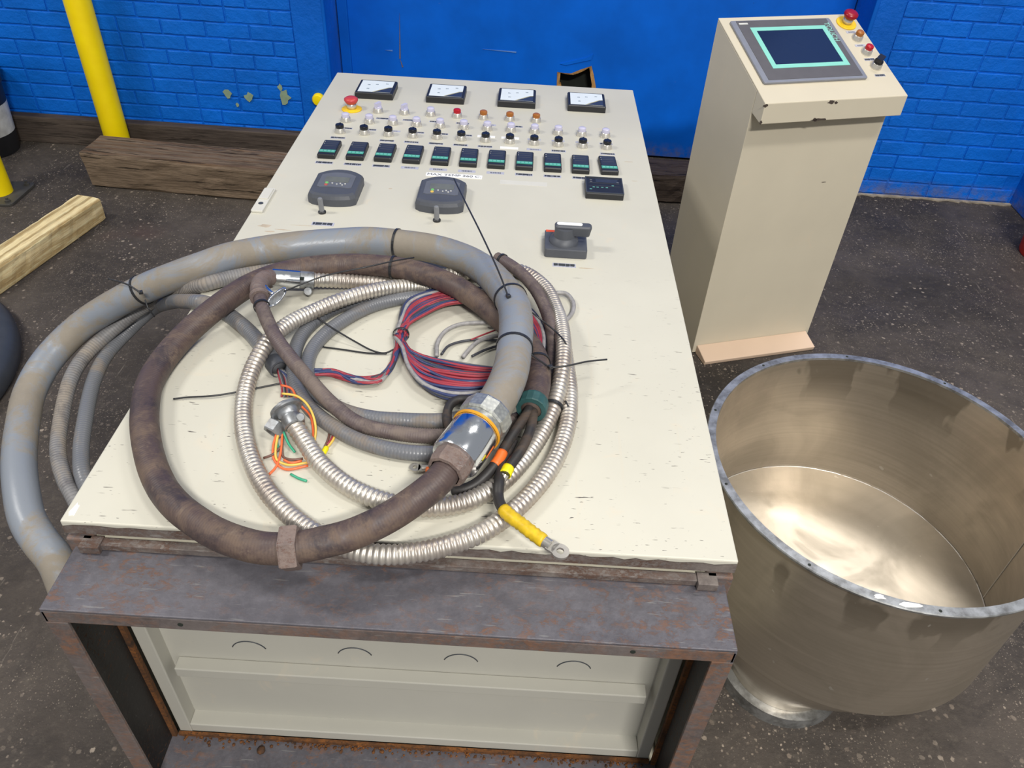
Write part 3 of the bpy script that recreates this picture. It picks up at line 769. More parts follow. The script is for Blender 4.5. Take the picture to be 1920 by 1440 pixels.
# temperature controllers
CT = G().loft([[(x, y, 0) for x, y in rrect(-.024, .024, -.048, .048, .003)], [(x, y, .010) for x, y in rrect(-.024, .024, -.048, .048, .003)], [(x, y, .013) for x, y in rrect(-.0225, .0225, -.0465, .0465, .003)]]).mesh('temperature_controller'); CT.materials.append(MAT['black_plastic'])
def sub(g, name, mat, smooth=False):
    me = g.mesh(name, smooth); me.materials.append(MAT[mat]); return me
CF = sub(G().box(-.0205, .0205, -.016, .043, .0128, .0137), 'display', 'navy_face')
CB = sub(G().box(-.0215, .0215, -.0335, -.0185, .0128, .0139), 'key_band', 'teal_band')
CK = sub(G().box(-.004, .004, -.0038, .0038, 0, .0012), 'key', 'key_pale')
CD = sub(G().lathe([(.0011, 0), (.0011, .0008)], 8), 'indicator_dot', 'key_white')
CS = sub(G().box(-.016, .016, -.0003, .0003, 0, .0003).box(-.016, .016, .012, .0126, 0, .0003).box(-.016, .016, .024, .0246, 0, .0003), 'display_line', 'charcoal_light')
for i in range(11):
    o = link('temperature_controller', CT, None, cab); o.matrix_local = pan(-.389+.0770*i, 1.320+(.004 if i == 10 else 0), .05 if i == 10 else random.uniform(-.012, .012))
    link('display', CF, None, o); link('key_band', CB, None, o)
    for k in range(4): q = link('key', CK, None, o); q.location = (-.0155+.0103*k, -.026, .0135)
    for y in (.034, .021): q = link('indicator_dot', CD, None, o); q.location = (-.0185, y, .0136)
    q = link('display_line', CS, None, o); q.location = (0, .008, .0137)
    label_plate(cab, pan(-.389+.0770*i, 1.2475) @ Matrix.Scale(1.12, 4), 100+i)
# analogue meters
MB_ = sub(G().loft([[(x, y, 0) for x, y in rrect(-.0600, .0600, -.0575, .0575, .003)], [(x, y, .017) for x, y in rrect(-.0600, .0600, -.0575, .0575, .003)], [(x, y, .020) for x, y in rrect(-.058, .058, -.0555, .0555, .003)]]), 'panel_meter', 'black_plastic')
MF = sub(G().box(-.0515, .0515, -.0485, .050, .0195, .0206), 'dial', 'meter_face')
MC = sub(G().prism([(.000, -.0485), (.0515, -.0485), (.0515, -.006), (.042, -.009), (.018, -.032)], .0206, .0212), 'corner_plate', 'meter_dark')
ML = sub(G().prism([(-.005, -.0485), (.000, -.0485), (.018, -.032), (.042, -.009), (.0515, -.006), (.0515, -.002), (.040, -.005), (.014, -.029)], .0206, .0210), 'corner_line', 'meter_gold')
for i, x in enumerate((-.338, -.113, .113, .335)):
    o = link('panel_meter', MB_, None, cab); o.matrix_local = pan(x, 1.780)
    for nm, me in (('dial', MF), ('corner_plate', MC), ('corner_line', ML)): link(nm, me, None, o)
    g = G(); rr = random.Random(i)
    for k in range(0):
        a = math.radians(165-95*k/12); g.box(-.0005, .0005, .078, .083 if k % 3 else .086, .0206, .0209, T((.030, -.046, 0)) @ Matrix.Rotation(a-PI/2, 4, 'Z'))
    for (mx, my) in ((-.026, .012), (-.001, .018), (.030, .026), (-.024, -.022)):
        for k in range(3): g.box(mx+k*.003-.003, mx+k*.003-.0012, my-.003, my+.003+rr.uniform(-.001, .001), .0206, .0209)
    g.obj('scale_marks', 'meter_ink', o)['kind'] = 'stuff'
# inverter keypads
def arc_outline(w, yb, yt, bulge_b, bulge_t, n=10, r=.012):
    P = []
    for i in range(n+1):
        t = i/n; x = -w/2+w*t; P.append((x, yb-bulge_b*(1-(2*t-1)**2)))
    P[0] = (-w/2, yb+.006); P[n] = (w/2, yb+.006)
    for i in range(n+1):
        t = i/n; x = w/2-w*t; P.append((x, yt+bulge_t*(1-(abs(2*t-1))**2.2)))
    return P
def scale_poly(P, s, dy=0): 
    cx = 0; cy = sum(p[1] for p in P)/len(P); return [(p[0]*s, cy+(p[1]-cy)*s+dy) for p in P]
O = arc_outline(.118, -.066, .050, .012, .030)
KB = sub(G().loft([[(x, y, 0) for x, y in O], [(x, y, .018) for x, y in O], [(x, y, .026) for x, y in scale_poly(O, .95)], [(x, y, .0285) for x, y in scale_poly(O, .86)]]), 'keypad', 'charcoal')
O2 = arc_outline(.086, -.034, .036, -.006, .016)
for i, (x, y) in enumerate(((-.318, 1.082), (-.053, 1.078))):
    o = link('inverter_keypad', KB, None, cab); o.matrix_local = pan(x, y)
    G().prism(O2, .0284, .0292).obj('recess_panel', 'charcoal_light', o)
    G().box(-.030, .030, -.002, .026, .0292, .0298).obj('display', 'screen_olive', o)
    G().box(-.013, .013, .066, .070, .0262, .0272).obj('logo_plate', 'grey_plastic', o)
    for k, (kx, ky, m) in enumerate(((-.022, -.008, 'key_green'), (-.022, -.019, 'key_red' if i == 0 else 'wire_yellow'), (-.008, -.010, 'key_white'), (.004, -.014, 'key_white'), (.012, -.009, 'key_white'), (.018, -.017, 'key_white'), (.024, -.010, 'key_white'))):
        G().lathe([(.0046 if k < 2 else .0022, .029), (.0042 if k < 2 else .002, .0305)], 10, T((kx, ky, 0))).obj('key', m, o)
for x, y in ((-.332, .972), (-.053, .966)):
    o = G().lathe([(.0095, 0), (.0095, .004), (.0075, .006)], 16).obj('toggle_switch', 'black_plastic', cab, True, sharp=40); o.matrix_local = pan(x, y)
    G().lathe([(.0062, .004), (.0062, .038), (.0050, .041), (.002, .042)], 14, Matrix.Rotation(.12, 4, 'X')).obj('lever', 'grey_plastic', o, True, sharp=40)
label_plate(cab, pan(-.318, .917) @ Matrix.Scale(1.25, 4), 3)
# square counter
o = part('counter_display', 'black_plastic', G().loft([[(x, y, 0) for x, y in rrect(-.049, .049, -.046, .046, .003)], [(x, y, .014) for x, y in rrect(-.049, .049, -.046, .046, .003)], [(x, y, .018) for x, y in rrect(-.047, .047, -.044, .044, .003)]]))
o.matrix_local = pan(.361, 1.176)
frame(-.049, .049, -.046, .046, .003, .017, .0190).obj('bezel', 'dark_plastic', o)
G().box(-.022, .036, .014, .034, .018, .0186).obj('display', 'navy_face', o)
for y in (-.006, .010, .038): G().box(-.040, .040, y, y+.0008, .018, .0184).obj('display_line', 'charcoal', o)
for (x, y) in ((-.034, .028), (-.034, .018), (-.028, -.014), (-.018, -.014), (-.006, -.014), (.006, -.014), (.022, -.002), (-.036, -.026), (.036, .018)):
    G().box(x-.003, x+.003, y-.0012, y+.0012, .018, .0187).obj('mark', 'key_pale' if x < .03 and y < 0 else 'grey_plastic', o)
# main switch with bar handle
o = part('main_switch', 'charcoal', G().prism(rrect(-.0485, .0485, -.045, .045, .006), 0, .022), .002); o.matrix_local = pan(.256, .872)
G().box(-.046, -.018, .034, .043, .022, .0226).obj('orange_mark', 'orange_mark', o)
hd = G().lathe([(.034, .022), (.032, .030), (.024, .036), (.022, .058)], 28, T((-.005, -.004, 0))).obj('boss', 'charcoal', o, True, sharp=40)
h = G().loft([[(x, y, .040) for x, y in rrect(-.027, .052, -.014, .006, .006)], [(x, y, .062) for x, y in rrect(-.029, .056, -.017, .008, .008)], [(x, y, .066) for x, y in rrect(-.026, .053, -.014, .005, .006)]]).obj('handle', 'charcoal', o, bevel=.0015)
G().prism(rrect(-.024, .034, -.0105, .002, .005), .066, .0668).obj('handle_inlay', 'label_white', h)
label_plate(cab, pan(.253, .797) @ Matrix.Scale(1.25, 4), 12)
# tape label, ghost of an old label, door lock
tp = part('tape_label', 'label_white', G().prism(rrect(-.110, .040, 1.2045, 1.2255, .003), ZT_, ZT_+.0012))
text_obj('lettering', 'MAX TEMP 260 C.', .0165, 'dark_plastic', tp, T((-.035, 1.215, ZT_+.0013)), .0001, sx=1.12)
part('old_label', 'label_ghost', G().box(.088, .213, 1.184, 1.208, ZT_, ZT_+.0004))
lk_ = part('door_lock', 'grey_plastic', G().prism(rrect(-.4995, -.471, .952, 1.074, .004), ZT_, ZT_+.006), .0015)
MAT['lock_grey'] = MAT['label_ghost']; lk_.data.materials[0] = MAT['label_ghost']
G().prism(rrect(-.4965, -.474, 1.012, 1.068, .003), ZT_+.006, ZT_+.0085).obj('lock_lever', 'label_ghost', lk_, bevel=.001)
G().lathe([(.006, 0), (.006, .001)], 14, T((-.4852, .990, ZT_+.006))).obj('key_hole', 'dark_plastic', lk_)
part('paint_spot', 'label_white', G().prism(blob(-.488, .022, .006, .016, 9, 3), ZT_, ZT_+.0006))
for (cx, cy, a, b, sd) in ((-.448, .893, .018, .008, 1), (-.405, .880, .020, .002, 2), (-.36, .905, .030, .0012, 3), (-.25, .902, .026, .0012, 4), (-.43, .868, .012, .003, 5), (.30, .790, .020, .0025, 6), (.44, 1.37, .018, .0014, 7), (.45, 1.25, .010, .0012, 8), (-.19, 1.12, .006, .003, 9)):
    part('sticker_residue', 'residue', G().prism(blob(cx, cy, a, b, 9, sd), ZT_, ZT_+.0003))
# ---------------------------------------------------------------- coil of conduits on the cabinet
Z0 = .70
def px(pts): return [at(u, v, Z0+d) for u, v, d in pts]
def aligned(p, d):
    q = Vector(d).to_track_quat('Z', 'Y'); return Matrix.Translation(p) @ q.to_matrix().to_4x4()
def nearest(path, u, v):
    best = None
    for i, p in enumerate(path):
        q = p-CAM; z = q.dot(FWD); x = 960+F_PX*q.dot(RT)/z; y = 720+F_PX*q.dot(DN)/z
        e = (x-u)**2+(y-v)**2
        if best is None or e < best[0]: best = (e, i)
    i = best[1]; return path[i], (path[min(i+2, len(path)-1)]-path[max(i-2, 0)]).normalized()
def ring_at(name, path, u, v, prof, mat, parent, n=24, smooth=True, sharp=35):
    p, d = nearest(path, u, v); return G().lathe(prof, n, aligned(p, d), caps=False).obj(name, mat, parent, smooth, sharp=sharp)

# --- 1 big grey conduit with its chrome fitting
RG = .0312
path_grey = spline(px([(915, 778, .080), (932, 752, .082), (948, 722, .085), (958, 694, .087), (965, 648, .090), (968, 615, .092), (963, 573, .089), (941, 539, .079), (902, 502, .063), (860, 481, .051), (810, 466, .043), (742, 456, .037), (690, 452, .035), (660, 453, .034), (555, 461, .034), (470, 474, .034), (425, 484, .035), (380, 500, .030), (340, 514, .012), (272, 541, -.03), (207, 575, -.08), (161, 605, -.12), (113, 648, -.16), (80, 689, -.18), (56, 736, -.20), (42, 800, -.21), (36, 860, -.22), (40, 920, -.23), (52, 975, -.245), (76, 1015, -.26), (105, 1052, -.285)])
    + [Vector((-.63, .085, .335)), Vector((-.605, .09, .22)), Vector((-.60, .11, .11)), Vector((-.61, .18, .033))], .006)
t = thing('grey_conduit', 'thick grey dusty conduit looped over the cabinet, hanging past its side', 'conduit')
tube('hose', path_grey, RG, 'hose_grey', t, 24)
A, B_ = at(917, 774, Z0+.080), at(836, 884, Z0+.071); dA = (B_-A).normalized(); FM = aligned(A, dA); LF = (B_-A).length
nut = G().lathe([(.034, -.002), (.0415, .000), (.0425, .003), (.0425, .026), (.0395, .029), (.034, .030)], 12, FM, caps=False).obj('compression_nut', 'galvanised', t)
G().lathe([(.036, .026), (.037, .031), (.037, .040), (.039, .041)], 40, FM, caps=False).obj('neck', 'galvanised', t, True, sharp=40)
G().lathe([(.039, .0405), (.0412, .0410), (.0412, .0445), (.039, .045)], 40, FM, caps=False).obj('gasket_ring', 'gasket_orange', t, True, sharp=40)
G().lathe([(.0385, .045), (.0392, .047), (.0392, LF-.028), (.0375, LF-.025), (.030, LF-.024)], 48, FM, caps=False).obj('fitting_body', 'chrome', t, True, sharp=40)

# --- 2 brown conduit
RB = .0226
path_brown = spline(px([(838, 881, .071), (822, 902, .068), (772, 942, .060), (725, 972, .056), (660, 1002, .053), (600, 1018, .051), (544, 1028, .049), (490, 1027, .046), (445, 1016, .042), (405, 1000, .036), (369, 978, .030), (335, 952, .026), (309, 922, .024), (288, 880, .0235), (275, 830, .0235), (271, 780, .0235), (280, 722, .0235), (305, 677, .025), (347, 628, .032), (387, 592, .044), (430, 559, .053), (470, 534, .052), (520, 514, .046), (590, 500, .044), (665, 496, .047), (737, 501, .051), (790, 512, .051), (852, 536, .047), (895, 563, .042), (940, 600, .040), (980, 634, .045), (1003, 668, .050), (1009, 712, .050), (1003, 745, .050), (996, 768, .050)]), .005)
t = thing('brown_conduit', 'rusty brown conduit coiled on the cabinet with hex nut and green end bushing', 'conduit')
tube('hose', path_brown, RB, 'hose_brown', t, 22)
G().lathe([(.0305, 0), (.0325, .003), (.0325, .022), (.030, .030), (.025, .031)], 10, aligned(A+dA*(LF-.028), dA), caps=False).obj('threaded_hub', 'rust_hub', t)
ring_at('hex_nut', path_brown, 544, 1028, [(RB, -.012), (.0315, -.012), (.0330, -.009), (.0330, .009), (.0315, .012), (RB, .012)], 'rust_hub', t, 6, False, None)
ring_at('end_bushing', path_brown, 998, 762, [(RB-.001, -.013), (.0255, -.012), (.0265, -.009), (.0265, .010), (.0255, .012), (.018, .0125), (.017, .004)], 'green_bushing', t, 16, False, None)

# --- 3 corrugated metal conduits
RS, PITCH = .0148, .0085
def corr(s): return RS-.0020+.0026*abs(math.sin(PI*s/PITCH))**.8
path_s1 = spline(px([(549, 790, .034), (556, 803, .029), (572, 828, .021), (600, 868, .016), (650, 910, .0155), (720, 940, .0155), (790, 951, .0155), (860, 945, .0155), (930, 912, .0155), (982, 862, .0155), (1022, 800, .018), (1045, 740, .030), (1056, 680, .044), (1055, 625, .040), (1043, 580, .024), (1018, 535, .0155), (975, 508, .0155), (925, 506, .0155), (870, 513, .0155), (820, 518, .0155), (782, 524, .0155), (742, 532, .0155), (700, 530, .018), (640, 527, .026), (588, 525, .035)]), .0012)
path_s2 = spline(px([(1056, 640, .0155), (1063, 690, .0155), (1068, 735, .0155), (1066, 785, .0155), (1055, 830, .0155), (1036, 872, .0155), (1008, 912, .0155), (960, 960, .0155), (900, 1000, .0155), (820, 1028, .0155), (740, 1040, .0155), (680, 1035, .0155), (620, 1014, .0155), (570, 986, .0155), (515, 938, .0155), (478, 880, .0155), (458, 810, .0155), (458, 748, .0165), (472, 695, .030), (498, 647, .046), (540, 608, .046), (590, 583, .041), (640, 562, .043), (690, 547, .041), (740, 538, .032), (785, 537, .0165), (812, 540, .0155)]), .0012)
ts1 = thing('metal_conduit', 'shiny corrugated metal conduit with couplings, looping inside the coil', 'conduit')
tube('hose', path_s1, corr, 'conduit_steel', ts1, 14)
ts2 = thing('metal_conduit', 'corrugated metal conduit making the widest loop, overhanging the rusty plinth', 'conduit')
tube('hose', path_s2, corr, 'conduit_steel', ts2, 14)
# coupling at the upper end
c0, c1, c2 = at(510, 520, Z0+.050), at(562, 524, Z0+.042), at(589, 526, Z0+.036)
d = (c2-c0).normalized(); L1 = (c1-c0).length; L2 = (c2-c0).length; M = aligned(c0, d)
G().lathe([(.012, 0), (.0185, .0005), (.0185, L1), (.016, L1+.0005)], 32, M).obj('coupling', 'chrome', ts1, True, sharp=40)
cl = G().lathe([(.016, L1), (.0180, L1+.001), (.0180, L2-.001), (.0150, L2)], 28, M, caps=False).obj('strap_clamp', 'zinc_dull', ts1, True, sharp=40)
q = at(578, 546, Z0+.022); G().lathe([(.0085, -.006), (.0085, .004), (.0075, .006)], 16, aligned(q, (.1, -.8, .5))).box(-.0065, .0065, -.001, .001, .0055, .0066, aligned(q, (.1, -.8, .5))).obj('clamp_screw', 'zinc_dull', cl)
G().box(-.004, .004, -.003, .003, -.002, .002, Matrix.Translation(at(566, 522, Z0+.060))).obj('slot', 'void_dark', cl)
# connector at the lower end
p0, pd = path_s1[0], (path_s1[0]-path_s1[12]).normalized(); M = aligned(p0-pd*.008, pd)
cn = G().lathe([(.0152, -.002), (.0178, 0), (.0178, .014), (.0165, .016), (.0165, .020), (.0180, .022), (.0180, .030), (.013, .031)], 24, M, caps=False).obj('end_connector', 'zinc_dull', ts1, True, sharp=40)
G().lathe([(.010, .029), (.026, .030), (.0275, .032), (.0265, .036), (.018, .037), (.013, .044), (.010, .044)], 28, M, caps=False).obj('flange', 'zinc_dull', cn, True, sharp=40)
q = at(562, 783, Z0+.045); G().lathe([(.0075, -.008), (.0075, .004), (.006, .006)], 14, aligned(q, (.5, -.5, .7))).obj('clamp_screw', 'zinc_dull', cn)
q = at(516, 803, Z0+.018); o = G().lathe([(.0115, -.010), (.0170, -.010), (.0180, -.008), (.0180, .008), (.0170, .010), (.0115, .010), (.0115, -.010)], 6, aligned(q, (.35, .7, .3)), caps=False).obj('hex_lock_nut', 'zinc_dull'); tag(o, 'loose zinc hex lock nut with coloured wires passing through', 'nut')

# --- 4 purple-brown ribbed conduit with elbow
RP = .0128
def fine(s): return RP+.0005*math.sin(2*PI*s/.0042)
path_p = spline(px([(487, 552, .069), (491, 575, .069), (502, 603, .070), (520, 638, .072), (548, 675, .062), (585, 718, .050), (622, 757, .036), (672, 794, .021), (745, 812, .0135), (820, 818, .0135), (880, 812, .0135), (945, 796, .0135), (1000, 770, .0135), (1026, 735, .0140), (1036, 695, .0160), (1038, 650, .022), (1033, 612, .033), (1020, 572, .044), (1000, 537, .046), (972, 508, .046), (950, 493, .045), (932, 484, .042)]), .0014)
tp_ = thing('ribbed_conduit', 'thin purple-brown ribbed conduit with dirty elbow and silver lever', 'conduit')
tube('hose', path_p, fine, 'hose_purple', tp_, 14)
el = spline(px([(487, 556, .069), (485, 541, .070), (489, 529, .067), (498, 522, .060), (511, 520, .051)]), .003)
eo = tube('elbow', el, lambda s: .0165+.003*math.exp(-((s-.002)/.004)**2), 'rust_hub', tp_, 18)
G().lathe([(.0125, -.006), (.0175, -.006), (.0185, -.003), (.0185, .006), (.0125, .006)], 18, aligned(el[0], el[0]-el[3]), caps=False).obj('elbow_nut', 'rust_hub', eo, True, sharp=35)
tube('screw', spline(px([(497, 537, .075), (506, 547, .078), (512, 552, .078)]), .003), .0042, 'chrome', eo, 10)
lv = px([(500, 575, .070), (506, 560, .078), (520, 548, .082), (534, 541, .080), (535, 546, .076), (526, 562, .070), (512, 573, .066), (500, 575, .070)])
tube('lever_ring', spline(lv, .003), .0026, 'chrome', eo, 8)
G().loft([[tuple(p+Vector((0, 0, -.002))) for p in spline(lv, .006)[:-1]], [tuple(p+Vector((0, 0, .001))) for p in spline(lv, .006)[:-1]]]).obj('lever_plate', 'zinc_dull', eo)

# --- 5 grey conduits lying inside the coil
RM = .0132
path_ga = spline(px([(700, 560, .0135), (641, 573, .0135), (604, 592, .0135), (572, 620, .0135), (555, 652, .0135), (550, 690, .0135), (558, 730, .0135), (582, 766, .0135), (620, 797, .0135), (670, 825, .0135), (745, 846, .0135), (820, 851, .0135), (880, 846, .0135), (910, 838, .0135)]), .005)
path_gb = spline(px([(800, 556, .0135), (747, 561, .0135), (697, 574, .0135), (647, 599, .0135), (610, 626, .0135), (585, 657, .0135), (576, 690, .0135), (584, 724, .0135), (612, 752, .0135), (650, 772, .0135), (700, 784, .0135), (760, 788, .0135), (825, 789, .0135), (880, 782, .0135)]), .005)
for pth, lb in ((path_ga, 'smooth grey conduit curving beneath the purple ribbed conduit, longer of two'), (path_gb, 'smooth grey conduit forming the inner ring around the bare panel')):
    o = tube('grey_conduit', pth, RM, 'hose_midgrey', None, 18); tag(o, lb, 'conduit')

# --- 6 two thinner grey conduits hanging over the side
RH = .0152
path_b1 = spline(px([(600, 500, .0155), (505, 508, .0155), (430, 521, .0165), (388, 532, .0185), (352, 543, -.012), (305, 557, -.072), (267, 577, -.105), (208, 621, -.142), (158, 669, -.165), (133, 711, -.175), (114, 790, -.20), (109, 850, -.21), (122, 900, -.22), (142, 938, -.23)])+[Vector((-.562, .115, .37)), Vector((-.537, .075, .25)), Vector((-.532, .065, .12)), Vector((-.535, .12, .018))], .005)
path_b2 = spline(px([(521, 688, .0155), (505, 668, .0155), (470, 625, .0155), (430, 591, .0155), (405, 575, .0160), (380, 567, .0225), (348, 565, .004), (320, 567, -.055), (280, 584, -.135), (240, 621, -.165), (200, 665, -.178), (177, 711, -.186), (159, 790, -.19), (152, 850, -.20), (160, 905, -.21)])+[Vector((-.572, .195, .39)), Vector((-.545, .165, .26)), Vector((-.535, .18, .12)), Vector((-.54, .26, .018))], .005)
o = tube('grey_conduit', path_b1, RH, 'hose_pale', None, 16); tag(o, 'pale dusty thin conduit hanging beside the thick grey one', 'conduit')
t = thing('grey_conduit', 'thin bluish grey conduit ending in a dark ferrule with wires', 'conduit')
tube('hose', path_b2, RH, 'hose_midgrey', t, 16)
ring_at('end_ferrule', path_b2, 519, 686, [(RH, -.014), (.0180, -.013), (.0185, -.010), (.0185, .010), (.0170, .014), (.012, .014)], 'charcoal', t, 18)

# --- 7 tied wire bundle
wb = thing('wire_bundle', 'tied bundle of red, blue and grey wires coiled under the grey conduit', 'wires', (0, 0, 0))
rw = random.Random(11)
OUT = [(750, 600), (764, 562), (800, 546), (855, 538), (925, 545), (985, 572), (1017, 610), (1019, 660), (985, 715), (905, 745), (840, 748), (792, 726), (766, 690), (753, 648)]
INN = [(768, 606), (800, 588), (842, 570), (885, 568), (930, 578), (982, 602), (1003, 640), (1002, 668), (965, 690), (905, 688), (845, 678), (798, 668), (768, 656), (757, 640)]
TAIL = [(524, 698), (548, 706), (590, 699), (626, 700), (668, 712), (708, 711), (731, 690), (744, 658)]
kinds = (['wire_red']*38+['wire_blue']*30+['wire_grey']*4+['wire_dark']*18+['wire_pale']*4); rw.shuffle(kinds)
NW = len(kinds)
for i, kd in enumerate(kinds):
    s = (i+rw.uniform(-.5, .5))/NW; s = min(1, max(0, s)); r = .0040 if kd == 'wire_pale' else rw.uniform(.0026, .0031)
    lay_ = .0035+(i % 5)*.0046+rw.uniform(0, .002)
    ta = 2*PI*rw.random(); tr_ = .010*math.sqrt(rw.random())
    tie_p = at(752, 627, Z0+.016)+Vector((math.cos(ta)*tr_*1.3, 0, math.sin(ta)*tr_))
    pts = []
    tail = i % 3 == 0
    if tail:
        for k, (u, v) in enumerate(TAIL): pts.append(at(u+rw.uniform(-3, 3), v+rw.uniform(-6, 6), Z0+.003+rw.uniform(0, .012)))
    pts.append(tie_p)
    w1 = rw.uniform(-3, 3); sw = s
    for k, (o_, i_) in enumerate(zip(OUT, INN)):
        if k % 4 == 3: sw = min(1, max(0, s+rw.uniform(-.16, .16)))
        q = s*.5+sw*.5
        u = i_[0]+(o_[0]-i_[0])*q+rw.uniform(-1.2, 1.2); v = i_[1]+(o_[1]-i_[1])*q+rw.uniform(-1.5, 1.5)
        up = .012 if k in (0, 13) else 0
        pts.append(at(u, v, Z0+r+min(.022, lay_+up*.6+rw.uniform(-.001, .001))))
    ta += .8; pts.append(at(752, 630, Z0+.016)+Vector((math.cos(ta)*tr_*1.3, -.004, math.sin(ta)*tr_)))
    tube('wire', spline(pts, .008), r, kd, wb, 7)
M = aligned(at(752, 627, Z0+.016), at(752, 600, Z0+.016)-at(744, 655, Z0+.016))
G().lathe([(.0148, -.0018), (.0162, -.0018), (.0162, .0018), (.0148, .0018)], 20, M, caps=False).obj('wire_tie', 'tie_black', wb, True)
# red and grey wires at the ferrule
for k in range(9):
    u = 524+k*3; kd = ['wire_red', 'wire_grey', 'wire_dark', 'wire_red', 'wire_grey', 'wire_blue', 'wire_red', 'wire_dark', 'wire_grey'][k]
    tube('wire', spline(px([(522, 692, .016), (u, 708, .014+.001*(k % 3)), (u+3+rw.uniform(-3, 3), 728, .010), (u+6+rw.uniform(-4, 4), 744, .004)]), .006), .0022, kd, wb, 7)

# --- 8 grey sheathed cables
t = thing('grey_cable', 'grey sheathed cable curving out from beneath the thick grey conduit', 'cable')
for pts in ([(819, 668, .012), (820, 645, .014), (834, 622, .016), (860, 609, .016), (900, 605, .014), (945, 607, .010)], [(868, 670, .014), (885, 650, .014), (905, 636, .012), (945, 627, .008)], [(828, 664, .006), (842, 648, .005), (880, 638, .004), (940, 638, .004)], [(885, 668, .006), (910, 656, .005), (945, 645, .005)]):
    tube('strand', spline(px(pts), .005), .0042 if pts[0][2] > .01 else .0026, 'wire_pale' if pts[0][2] > .01 else 'wire_dark', t, 9)
tube('strand', spline(px([(883, 637, .012), (905, 628, .013), (945, 613, .012)]), .005), .0016, 'wire_red', t, 7)
o = tube('grey_cable', spline(px([(1020, 560, .006), (1040, 550, .008), (1060, 550, .009), (1074, 565, .008), (1074, 585, .007), (1062, 600, .006), (1054, 612, .006), (1052, 590, .006), (1046, 570, .006), (1030, 562, .005)]), .005), .0045, 'wire_pale', None, 9)
tag(o, 'small loop of grey cable sticking out beside the ribbed conduit', 'cable')

# --- 9 coloured thin wires from the lower connector
cw = thing('thin_wires', 'loose orange, yellow, green and brown wires at the lower connector', 'wires')
for kd, pts in (('wire_orange', [(520, 808, .018), (512, 838, .010), (514, 862, .004), (535, 880, .003), (578, 873, .004)]), ('wire_yellow', [(523, 808, .018), (517, 840, .012), (519, 862, .006), (542, 872, .005), (578, 867, .004)]),
                ('wire_brown', [(530, 808, .016), (529, 845, .010), (532, 858, .006), (550, 862, .004), (568, 860, .004)]), ('wire_orange', [(530, 808, .016), (526, 850, .010), (518, 875, .004), (504, 890, .003)]),
                ('wire_brown', [(528, 836, .012), (512, 852, .008), (494, 859, .004)]), ('wire_green', [(521, 808, .018), (519, 828, .012), (523, 846, .006)]), ('wire_green', [(531, 808, .018), (541, 832, .010), (553, 848, .004)]),
                ('wire_green', [(545, 889, .003), (560, 897, .003), (575, 902, .003)]), ('wire_yellow', [(529, 738, .030), (555, 742, .036), (575, 757, .038), (588, 782, .032), (592, 806, .020), (589, 832, .006)]),
                ('wire_orange', [(527, 722, .022), (546, 728, .026), (560, 756, .030), (582, 780, .026), (587, 805, .016), (587, 832, .006)]), ('wire_yellow', [(630, 812, .006), (624, 826, .006), (611, 842, .006)]),
                ('wire_red', [(622, 806, .005), (624, 818, .005), (614, 834, .004)]), ('wire_brown', [(617, 803, .005), (617, 818, .004), (609, 838, .004)]), ('wire_orange', [(532, 862, .006), (545, 868, .004), (566, 864, .004)])):
    tube('wire', spline(px(pts), .005), .0021, kd, cw, 8)
q = px([(613, 838, .006), (604, 853, .006)]); G().lathe([(.0030, 0), (.0048, .003), (.0048, .015), (.003, .018)], 12, aligned(q[0], q[1]-q[0])).obj('wire_cap', 'cap_yellow', cw, True)

# --- 10 heavy black power cables with lugs
RK = .0085
def seg(path, i0, i1): return path[int(len(path)*i0):int(len(path)*i1)+1]
def lug(parent, p, d, s=1.0):
    d = d.normalized(); M = aligned(p, d)
    M = Matrix.Translation(p) @ Vector(d).to_track_quat('X', 'Z').to_matrix().to_4x4()
    o = G().lathe([(.0085*s, 0), (.0085*s, .018*s)], 16, M @ Matrix.Rotation(PI/2, 4, 'Y')).obj('lug_barrel', 'lug_metal', parent, True, sharp=40)
    n = 20; cx = .034*s; R_, r_ = .0125*s, .0055*s
    a_ = [2*PI*k/n for k in range(n)]
    def outer(k):
        x, y = R_*math.cos(k)*1.05, R_*math.sin(k)
        return (cx+x, y)
    rings = [[(cx+r_*math.cos(k), r_*math.sin(k), z) for k in a_] for z in (.002*s,)]+[[(*outer(k), .002*s) for k in a_], [(*outer(k), -.002*s) for k in a_], [(cx+r_*math.cos(k), r_*math.sin(k), -.002*s) for k in a_], [(cx+r_*math.cos(k), r_*math.sin(k), .002*s) for k in a_]]
    G().loft(rings, M, caps=False).box(.014*s, cx-R_*.6, -.010*s, .010*s, -.002*s, .002*s, M).obj('lug_eye', 'lug_metal', o)
k1 = spline(px([(994, 762, .052), (987, 778, .050), (970, 802, .048), (947, 838, .042), (935, 862, .038), (923, 878, .034), (909, 893, .028), (892, 907, .020), (870, 917, .014), (848, 919, .010)]), .004)
t = thing('power_cable', 'black power cable with an orange tape band beside the chrome fitting', 'cable'); tube('sheath', k1, RK, 'cable_black', t, 12)
tube('orange_band', seg(k1, .50, .63), RK+.0006, 'orange_tape', t, 14)
k2 = spline(px([(1000, 764, .048), (998, 787, .048), (993, 808, .048), (980, 838, .046), (965, 861, .042), (953, 878, .040), (947, 890, .040)]), .004)
t = thing('power_cable', 'black power cable ending in a lug with yellow tape', 'cable'); tube('sheath', k2, RK, 'cable_black', t, 12)
tube('yellow_band', seg(k2, .88, 1.0), RK+.0012, 'cap_yellow', t, 14); lug(t, k2[-1], at(936, 910, Z0+.030)-k2[-1], .8)
k3 = spline(px([(962, 826, .030), (946, 860, .030), (938, 890, .036), (935, 912, .040), (934, 930, .036), (941, 951, .040), (957, 968, .043), (975, 981, .043), (998, 999, .042), (1020, 1015, .040)]), .004)
